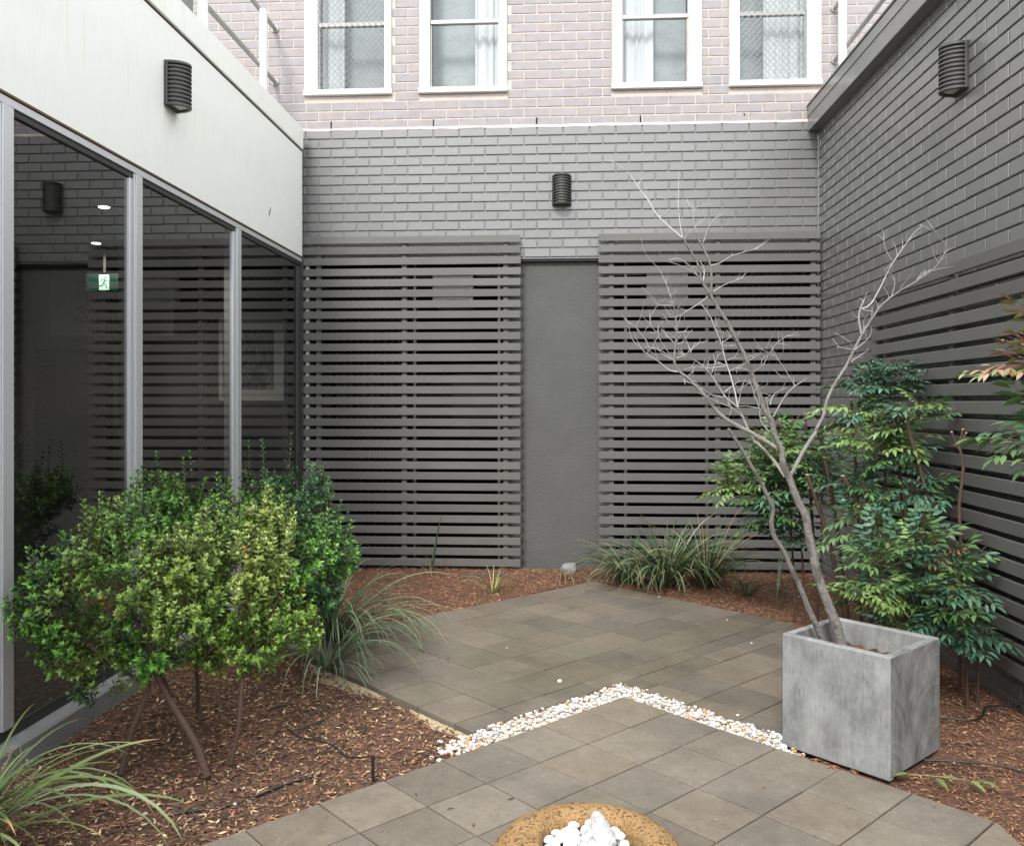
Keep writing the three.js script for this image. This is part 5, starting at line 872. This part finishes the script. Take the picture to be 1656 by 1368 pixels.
// each limb: start and end radius in millimetres, then its run in metres from the foot of the trunk
const LIMBS = [
  [26, 4.5, [[0.000, 0.385, 0.000], [-0.027, 0.507, -0.005], [-0.066, 0.614, -0.009], [-0.106, 0.729, -0.014], [-0.137, 0.862, -0.019], [-0.155, 0.961, -0.023], [-0.161, 1.011, -0.025], [-0.200, 1.094, -0.029], [-0.240, 1.203, -0.033], [-0.264, 1.262, -0.036], [-0.272, 1.325, -0.038], [-0.301, 1.389, -0.041], [-0.315, 1.460, -0.044], [-0.326, 1.478, -0.044], [-0.346, 1.513, -0.046], [-0.375, 1.596, -0.049], [-0.409, 1.691, -0.053], [-0.437, 1.769, -0.056], [-0.472, 1.834, -0.059], [-0.512, 1.918, -0.063], [-0.553, 1.984, -0.065], [-0.594, 2.056, -0.069], [-0.633, 2.120, -0.071], [-0.641, 2.174, -0.073], [-0.667, 2.234, -0.076], [-0.697, 2.283, -0.078], [-0.723, 2.332, -0.080]]],
  [3, 1, [[-0.723, 2.332, -0.080], [-0.731, 2.381, -0.086], [-0.739, 2.468, -0.097], [-0.737, 2.580, -0.111], [-0.736, 2.655, -0.120]]],
  [7, 5, [[-0.594, 2.059, -0.070], [-0.592, 2.128, -0.049], [-0.601, 2.185, -0.031], [-0.621, 2.235, -0.015], [-0.653, 2.285, 0.003], [-0.673, 2.335, 0.020]]],
  [3, 1, [[-0.638, 2.292, 0.000], [-0.613, 2.363, 0.024], [-0.581, 2.400, 0.040], [-0.528, 2.429, 0.060]]],
  [2, 1, [[-0.612, 2.369, 0.020], [-0.637, 2.392, 0.027], [-0.685, 2.355, 0.040]]],
  [4.5, 1, [[-0.723, 2.326, -0.080], [-0.754, 2.358, -0.093], [-0.794, 2.398, -0.109], [-0.840, 2.452, -0.129], [-0.874, 2.518, -0.149], [-0.918, 2.585, -0.171], [-0.947, 2.639, -0.188], [-0.992, 2.695, -0.207], [-1.058, 2.746, -0.230]]],
  [2, 1, [[-0.917, 2.587, -0.180], [-0.923, 2.606, -0.180], [-0.895, 2.642, -0.180]]],
  [2, 1, [[-0.838, 2.456, -0.150], [-0.816, 2.439, -0.126], [-0.780, 2.458, -0.080]]],
  [2, 1, [[-0.871, 2.525, -0.180], [-0.865, 2.550, -0.180], [-0.889, 2.568, -0.180]]],
  [2, 1, [[-0.688, 2.441, 0.020], [-0.728, 2.488, 0.020]]],
  [2.5, 1, [[-0.673, 2.335, 0.020], [-0.690, 2.413, 0.038], [-0.680, 2.441, 0.045], [-0.614, 2.454, 0.060]]],
  [1.8, 0.8, [[-0.689, 2.415, 0.030], [-0.745, 2.451, 0.057], [-0.799, 2.469, 0.080]]],
  [5, 1.5, [[-0.627, 2.113, -0.070], [-0.661, 2.145, -0.039], [-0.708, 2.186, 0.004], [-0.757, 2.210, 0.040], [-0.804, 2.199, 0.070]]],
  [2, 1, [[-0.663, 2.144, -0.030], [-0.738, 2.180, 0.007], [-0.812, 2.199, 0.040]]],
  [3.5, 1.5, [[-0.627, 2.125, -0.070], [-0.620, 2.175, -0.085], [-0.637, 2.220, -0.100]]],
  [2.5, 1, [[-0.598, 2.190, -0.030], [-0.566, 2.193, -0.015], [-0.513, 2.223, 0.015], [-0.405, 2.247, 0.070]]],
  [1.5, 0.8, [[-0.514, 2.222, 0.020], [-0.509, 2.240, 0.020]]],
  [2.5, 1, [[-0.580, 2.071, -0.070], [-0.526, 2.105, -0.102], [-0.420, 2.148, -0.160]]],
  [1.8, 0.8, [[-0.850, 2.140, 0.120], [-0.868, 2.162, 0.130], [-0.909, 2.198, 0.151], [-0.934, 2.241, 0.170]]],
  [2, 1.2, [[-0.787, 1.974, 0.120], [-0.821, 2.077, 0.120], [-0.850, 2.140, 0.120]]],
  [3, 1.5, [[-0.605, 2.045, -0.070], [-0.678, 1.994, 0.016], [-0.781, 1.929, 0.140]]],
  [12, 3, [[-0.303, 1.337, -0.030], [-0.359, 1.373, -0.016], [-0.432, 1.414, 0.002], [-0.523, 1.461, 0.024], [-0.577, 1.502, 0.039], [-0.614, 1.543, 0.051], [-0.650, 1.589, 0.064], [-0.680, 1.618, 0.073], [-0.722, 1.658, 0.086], [-0.764, 1.692, 0.097], [-0.785, 1.732, 0.108], [-0.784, 1.783, 0.119], [-0.780, 1.850, 0.135], [-0.785, 1.928, 0.153], [-0.799, 2.000, 0.170]]],
  [4, 1.2, [[-0.771, 1.686, 0.110], [-0.807, 1.692, 0.122], [-0.860, 1.731, 0.143], [-0.930, 1.778, 0.171], [-0.966, 1.835, 0.194], [-0.972, 1.852, 0.200]]],
  [2.2, 0.9, [[-0.928, 1.779, 0.150], [-0.981, 1.831, 0.175], [-1.000, 1.902, 0.200]]],
  [2.2, 0.9, [[-0.911, 1.770, 0.150], [-0.882, 1.813, 0.188], [-0.888, 1.829, 0.200]]],
  [2.2, 0.9, [[-0.790, 1.730, 0.150], [-0.842, 1.802, 0.184], [-0.866, 1.834, 0.200]]],
  [2.2, 0.9, [[-0.793, 1.736, 0.150], [-0.846, 1.763, 0.173], [-0.883, 1.818, 0.200]]],
  [2.2, 0.9, [[-0.782, 1.872, 0.150], [-0.838, 1.918, 0.200]]],
  [2.2, 0.9, [[-0.788, 1.810, 0.150], [-0.855, 1.868, 0.200]]],
  [2.2, 0.9, [[-0.804, 1.827, 0.150], [-0.857, 1.876, 0.168], [-0.869, 1.859, 0.173], [-0.904, 1.898, 0.186], [-0.944, 1.936, 0.200]]],
  [2.2, 0.9, [[-0.939, 1.850, 0.150], [-0.964, 1.887, 0.177], [-0.947, 1.919, 0.200]]],
  [2.2, 0.9, [[-0.911, 1.816, 0.150], [-0.962, 1.881, 0.183], [-1.000, 1.902, 0.200]]],
  [2.2, 0.9, [[-0.866, 1.861, 0.150], [-0.864, 1.892, 0.177], [-0.844, 1.907, 0.200]]],
  [2.2, 0.9, [[-0.785, 1.929, 0.150], [-0.814, 1.937, 0.180], [-0.833, 1.941, 0.200]]],
  [2.2, 0.9, [[-0.796, 2.002, 0.150], [-0.822, 2.025, 0.200]]],
  [2.2, 0.9, [[-0.788, 1.980, 0.150], [-0.876, 1.987, 0.185], [-0.886, 2.019, 0.200]]],
  [2.2, 0.9, [[-0.872, 1.991, 0.150], [-0.855, 1.997, 0.200]]],
  [2.2, 0.9, [[-0.779, 1.860, 0.150], [-0.756, 1.862, 0.168], [-0.717, 1.862, 0.200]]],
  [2.2, 0.9, [[-0.776, 1.809, 0.150], [-0.744, 1.817, 0.200]]],
  [2.2, 0.9, [[-0.779, 1.747, 0.150], [-0.736, 1.768, 0.185], [-0.733, 1.789, 0.200]]],
  [2.2, 0.9, [[-0.731, 1.668, 0.150], [-0.706, 1.689, 0.200]]],
  [2.2, 0.9, [[-0.861, 1.730, 0.150], [-0.888, 1.801, 0.200]]],
  [2.2, 0.9, [[-0.799, 1.736, 0.150], [-0.852, 1.780, 0.174], [-0.927, 1.795, 0.200]]],
  [2.2, 0.9, [[-0.748, 1.651, 0.150], [-0.750, 1.627, 0.200]]],
  [2.2, 0.9, [[-0.900, 1.901, 0.150], [-0.899, 1.919, 0.200]]],
  [9, 1.8, [[-0.255, 1.202, -0.040], [-0.312, 1.292, -0.077], [-0.380, 1.367, -0.113], [-0.378, 1.362, -0.114], [-0.403, 1.416, -0.134], [-0.418, 1.458, -0.149], [-0.449, 1.524, -0.173], [-0.499, 1.573, -0.196], [-0.532, 1.629, -0.217], [-0.582, 1.711, -0.248], [-0.634, 1.756, -0.270], [-0.681, 1.782, -0.287], [-0.717, 1.802, -0.300]]],
  [3.5, 1.2, [[-0.419, 1.470, -0.160], [-0.478, 1.519, -0.118], [-0.558, 1.549, -0.071], [-0.624, 1.578, -0.030]]],
  [3, 1.2, [[-0.498, 1.573, -0.200], [-0.554, 1.579, -0.162], [-0.636, 1.615, -0.100]]],
  [2, 1, [[-0.556, 1.549, -0.080], [-0.590, 1.584, -0.055], [-0.635, 1.567, -0.030]]],
  [2.5, 1, [[-0.504, 1.598, -0.200], [-0.414, 1.655, -0.255], [-0.366, 1.649, -0.280]]],
  [4, 1.8, [[-0.445, 1.527, -0.180], [-0.452, 1.592, -0.202], [-0.461, 1.641, -0.219], [-0.475, 1.704, -0.241], [-0.490, 1.761, -0.260], [-0.501, 1.831, -0.283], [-0.517, 1.883, -0.301], [-0.549, 1.975, -0.332], [-0.566, 2.008, -0.345], [-0.592, 2.048, -0.360]]],
  [2.2, 0.9, [[-0.524, 1.899, -0.260], [-0.457, 1.878, -0.320]]],
  [2.2, 0.9, [[-0.536, 1.924, -0.260], [-0.513, 1.951, -0.320]]],
  [2.2, 0.9, [[-0.506, 1.842, -0.260], [-0.460, 1.870, -0.303], [-0.445, 1.884, -0.320]]],
  [2.2, 0.9, [[-0.506, 1.830, -0.260], [-0.420, 1.827, -0.320]]],
  [2.2, 0.9, [[-0.469, 1.702, -0.260], [-0.396, 1.737, -0.285], [-0.301, 1.795, -0.320]]],
  [2.2, 0.9, [[-0.487, 1.730, -0.260], [-0.532, 1.758, -0.320]]],
  [2.2, 0.9, [[-0.487, 1.727, -0.260], [-0.575, 1.719, -0.287], [-0.629, 1.726, -0.303], [-0.683, 1.714, -0.320]]],
  [2.2, 0.9, [[-0.478, 1.755, -0.260], [-0.446, 1.768, -0.281], [-0.382, 1.764, -0.320]]],
  [2.2, 0.9, [[-0.426, 1.536, -0.260], [-0.389, 1.650, -0.316], [-0.382, 1.656, -0.320]]],
  [2.2, 0.9, [[-0.426, 1.605, -0.260], [-0.364, 1.644, -0.320]]],
  [2.2, 0.9, [[-0.555, 1.693, -0.260], [-0.513, 1.789, -0.320]]],
  [2.2, 0.9, [[-0.580, 1.711, -0.260], [-0.564, 1.726, -0.320]]],
  [2.2, 0.9, [[-0.685, 1.780, -0.260], [-0.658, 1.806, -0.276], [-0.603, 1.846, -0.305], [-0.570, 1.850, -0.320]]],
  [2.2, 0.9, [[-0.660, 1.805, -0.260], [-0.670, 1.860, -0.320]]],
  [2.2, 0.9, [[-0.635, 1.755, -0.260], [-0.644, 1.731, -0.285], [-0.664, 1.701, -0.320]]],
  [2.2, 0.9, [[-0.660, 1.793, -0.260], [-0.626, 1.847, -0.320]]],
  [4.5, 2, [[-0.332, 1.413, -0.030], [-0.373, 1.461, -0.003], [-0.392, 1.531, 0.030], [-0.422, 1.595, 0.062], [-0.445, 1.652, 0.090]]],
  [2, 1, [[-0.387, 1.520, 0.030], [-0.455, 1.531, 0.055], [-0.498, 1.529, 0.070]]],
  [4.5, 1.8, [[-0.304, 1.484, -0.050], [-0.282, 1.537, -0.025], [-0.259, 1.584, -0.001], [-0.225, 1.624, 0.023], [-0.186, 1.653, 0.046], [-0.187, 1.661, 0.050]]],
  [2.6, 1, [[-0.224, 1.624, 0.020], [-0.258, 1.670, 0.041], [-0.312, 1.738, 0.073], [-0.356, 1.766, 0.092], [-0.424, 1.799, 0.120]]],
  [2, 0.9, [[-0.268, 1.658, 0.080], [-0.328, 1.661, 0.160]]],
  [2, 0.9, [[-0.353, 1.767, 0.080], [-0.336, 1.805, 0.102], [-0.293, 1.843, 0.134], [-0.250, 1.857, 0.160]]],
  [2, 0.9, [[-0.279, 1.847, 0.080], [-0.239, 1.846, 0.160]]],
  [2, 0.9, [[-0.353, 1.767, 0.080], [-0.397, 1.742, 0.127], [-0.410, 1.712, 0.160]]],
  [2, 0.9, [[-0.313, 1.738, 0.080], [-0.311, 1.784, 0.160]]],
  [2, 0.9, [[-0.353, 1.767, 0.080], [-0.394, 1.790, 0.160]]],
  [2.5, 1.2, [[-0.322, 1.537, -0.050], [-0.296, 1.585, -0.084], [-0.226, 1.618, -0.130]]],
  [4.5, 3, [[-0.322, 1.484, -0.050], [-0.341, 1.537, -0.020], [-0.351, 1.572, 0.000]]],
  [2.2, 1, [[-0.409, 1.691, -0.050], [-0.437, 1.702, -0.030], [-0.484, 1.707, 0.002], [-0.488, 1.683, 0.020]]],
  [2.2, 1, [[-0.398, 1.691, -0.050], [-0.361, 1.723, 0.020]]],
  [2.2, 1, [[-0.374, 1.608, -0.050], [-0.350, 1.630, 0.020]]],
  [2.2, 1, [[-0.427, 1.756, -0.050], [-0.390, 1.776, 0.020]]],
  [2.2, 1, [[-0.515, 1.472, -0.050], [-0.522, 1.490, 0.020]]],
  [2.2, 1, [[-0.433, 1.466, -0.050], [-0.436, 1.491, 0.020]]],
  [2.2, 1, [[-0.480, 1.851, -0.050], [-0.482, 1.861, 0.020]]],
  [10, 1.3, [[-0.234, 1.202, -0.040], [-0.222, 1.220, -0.038], [-0.199, 1.271, -0.032], [-0.161, 1.347, -0.022], [-0.114, 1.423, -0.012], [-0.124, 1.415, -0.011], [-0.090, 1.489, -0.002], [-0.075, 1.562, 0.006], [-0.042, 1.635, 0.015], [-0.000, 1.708, 0.025], [0.036, 1.789, 0.035], [0.065, 1.851, 0.043], [0.105, 1.922, 0.052], [0.155, 1.993, 0.062], [0.213, 2.041, 0.071], [0.295, 2.092, 0.083], [0.368, 2.148, 0.094], [0.404, 2.208, 0.103], [0.410, 2.243, 0.107], [0.378, 2.286, 0.113], [0.336, 2.334, 0.120]]],
  [5, 3, [[0.062, 1.860, 0.050], [0.045, 1.930, 0.068], [0.048, 1.969, 0.079], [0.062, 2.008, 0.090]]],
  [4, 1, [[0.052, 1.969, 0.080], [0.089, 1.983, 0.074], [0.138, 2.056, 0.059], [0.198, 2.167, 0.039], [0.257, 2.250, 0.023], [0.316, 2.325, 0.008], [0.355, 2.358, 0.000]]],
  [2.4, 1, [[0.024, 1.787, 0.060], [-0.007, 1.829, 0.100]]],
  [2.4, 1, [[0.019, 1.787, 0.060], [-0.064, 1.798, 0.100]]],
  [2.4, 1, [[0.032, 1.787, 0.060], [0.084, 1.839, 0.087], [0.093, 1.873, 0.100]]],
  [2.4, 1, [[0.015, 1.733, 0.060], [0.080, 1.785, 0.100]]],
  [2.4, 1, [[0.068, 1.967, 0.060], [0.102, 1.953, 0.100]]],
  [2.4, 1, [[0.191, 2.020, 0.060], [0.198, 2.097, 0.086], [0.167, 2.131, 0.100]]],
  [2.4, 1, [[0.191, 2.191, 0.060], [0.151, 2.258, 0.084], [0.148, 2.309, 0.100]]],
  [2.4, 1, [[0.173, 2.128, 0.060], [0.137, 2.158, 0.100]]],
  [2.4, 1, [[0.304, 2.100, 0.060], [0.328, 2.140, 0.087], [0.324, 2.112, 0.100]]],
  [2.4, 1, [[0.400, 2.171, 0.060], [0.367, 2.207, 0.087], [0.357, 2.227, 0.100]]],
  [2.4, 1, [[0.120, 2.047, 0.060], [0.110, 2.074, 0.100]]],
  [2.4, 1, [[0.365, 2.144, 0.060], [0.297, 2.103, 0.100]]],
  [2.4, 1, [[0.068, 1.913, 0.060], [0.076, 1.945, 0.100]]],
  [2.4, 1, [[0.409, 2.197, 0.060], [0.392, 2.235, 0.100]]],
  [2.4, 1, [[0.226, 2.047, 0.060], [0.223, 2.077, 0.100]]],
  [2.4, 1, [[0.048, 1.931, 0.060], [0.010, 1.936, 0.100]]],
  [15, 6.5, [[-0.089, 0.419, 0.040], [-0.135, 0.523, 0.059], [-0.180, 0.616, 0.077], [-0.208, 0.684, 0.090], [-0.261, 0.794, 0.111], [-0.306, 0.886, 0.128], [-0.349, 0.952, 0.142], [-0.364, 1.018, 0.154], [-0.358, 1.075, 0.165], [-0.389, 1.141, 0.178], [-0.423, 1.206, 0.191], [-0.483, 1.302, 0.211], [-0.533, 1.382, 0.228], [-0.570, 1.434, 0.240]]],
];

{
  const t = thing('bare_tree', 'leafless pale grey tree growing out of the concrete planter', 'tree', [TREE_BASE[0], 0, TREE_BASE[1]]);
  const barkMap = tex(512, 512, [0.12, 0.5], (u, v) => { const a = fbm(u, v, 6, 22, 4, 501), b = fbm(u, v, 3, 5, 3, 502), k = 0.72 + 0.5 * a, m = smooth(0.62, 0.75, b); return [k * (0.30 - 0.12 * m), k * (0.282 - 0.12 * m), k * (0.262 - 0.115 * m)]; });
  const bt = std({ color: lin(0.66, 0.65, 0.64), map: barkMap, roughness: 0.88, bumpMap: coarse, bumpScale: 0.008 });          // older, darker bark on the trunks
  const bm = std({ map: barkMap, roughness: 0.82, bumpMap: coarse, bumpScale: 0.006 });
  const tm = std({ color: lin(0.42, 0.405, 0.39), roughness: 0.8 });
  const main = [0, LIMBS.length - 1], twigs = new Build(false);
  LIMBS.forEach(([r0, r1, pts], i) => {
    if (r0 >= 6) { const B = new Build(false); B.limb(pts, r0 / 1000, r1 / 1000, r0 > 12 ? 12 : 8, [1, 1, 1], 0.07, true, 4); part(main.includes(i) ? 'trunk' : 'branch', B.geo(), main.includes(i) ? bt : bm, t); }
    else twigs.limb(pts, Math.max(1.2, r0) / 1000, Math.max(0.7, r1) / 1000, 5, [1, 1, 1], 0.06, true, 3);
    const thin = r1 < 2.5, P = pts.map((p) => V(...p)), cv = P.length > 2 ? new THREE.CatmullRomCurve3(P) : new THREE.LineCurve3(P[0], P[1]), L = cv.getLength();
    const n = r0 > 12 ? 3 : Math.round(L / 0.07);
    for (let k = 0; k < n; k++) {                             // fine side twigs, mostly towards the tips
      const u = thin ? rr(0.3, 1) : rr(0.75, 1), o = cv.getPointAt(u), T = cv.getTangentAt(u), s = V(rn(), rn() + 0.25, rn()).normalize(), d = T.clone().multiplyScalar(0.7).addScaledVector(s, 0.8).normalize(), l = rr(0.025, 0.085);
      const m = o.clone().addScaledVector(d, l * 0.55), e = m.clone().addScaledVector(d.clone().addScaledVector(s, 0.35).normalize(), l * 0.5);
      twigs.limb([o, m, e], 0.0013, 0.0006, 4, [1, 1, 1], 0, false, 1);
    }
  });
  part('twigs', twigs.geo(), tm, t).userData.kind = 'stuff';
  const kn = new Build(false);                                // dark buds and snags on the trunk
  const P0 = new THREE.CatmullRomCurve3(LIMBS[0][2].map((p) => V(...p)));
  for (let k = 0; k < 26; k++) { const u = rr(0.03, 0.97), o = P0.getPointAt(u), a = V(rn(), 0.3, rn()).normalize(), r = 0.024 * (1 - 0.8 * u); kn.limb([o.clone().addScaledVector(a, r * 0.6), o.clone().addScaledVector(a, r + 0.006)], 0.0045 - 0.002 * u, 0.003 - 0.0015 * u, 6, [1, 1, 1], 0.1, true, 1); }
  part('knots', kn.geo(), std({ color: lin(0.07, 0.06, 0.052), roughness: 0.9 }), t);
}
renderer.render(scene, camera);
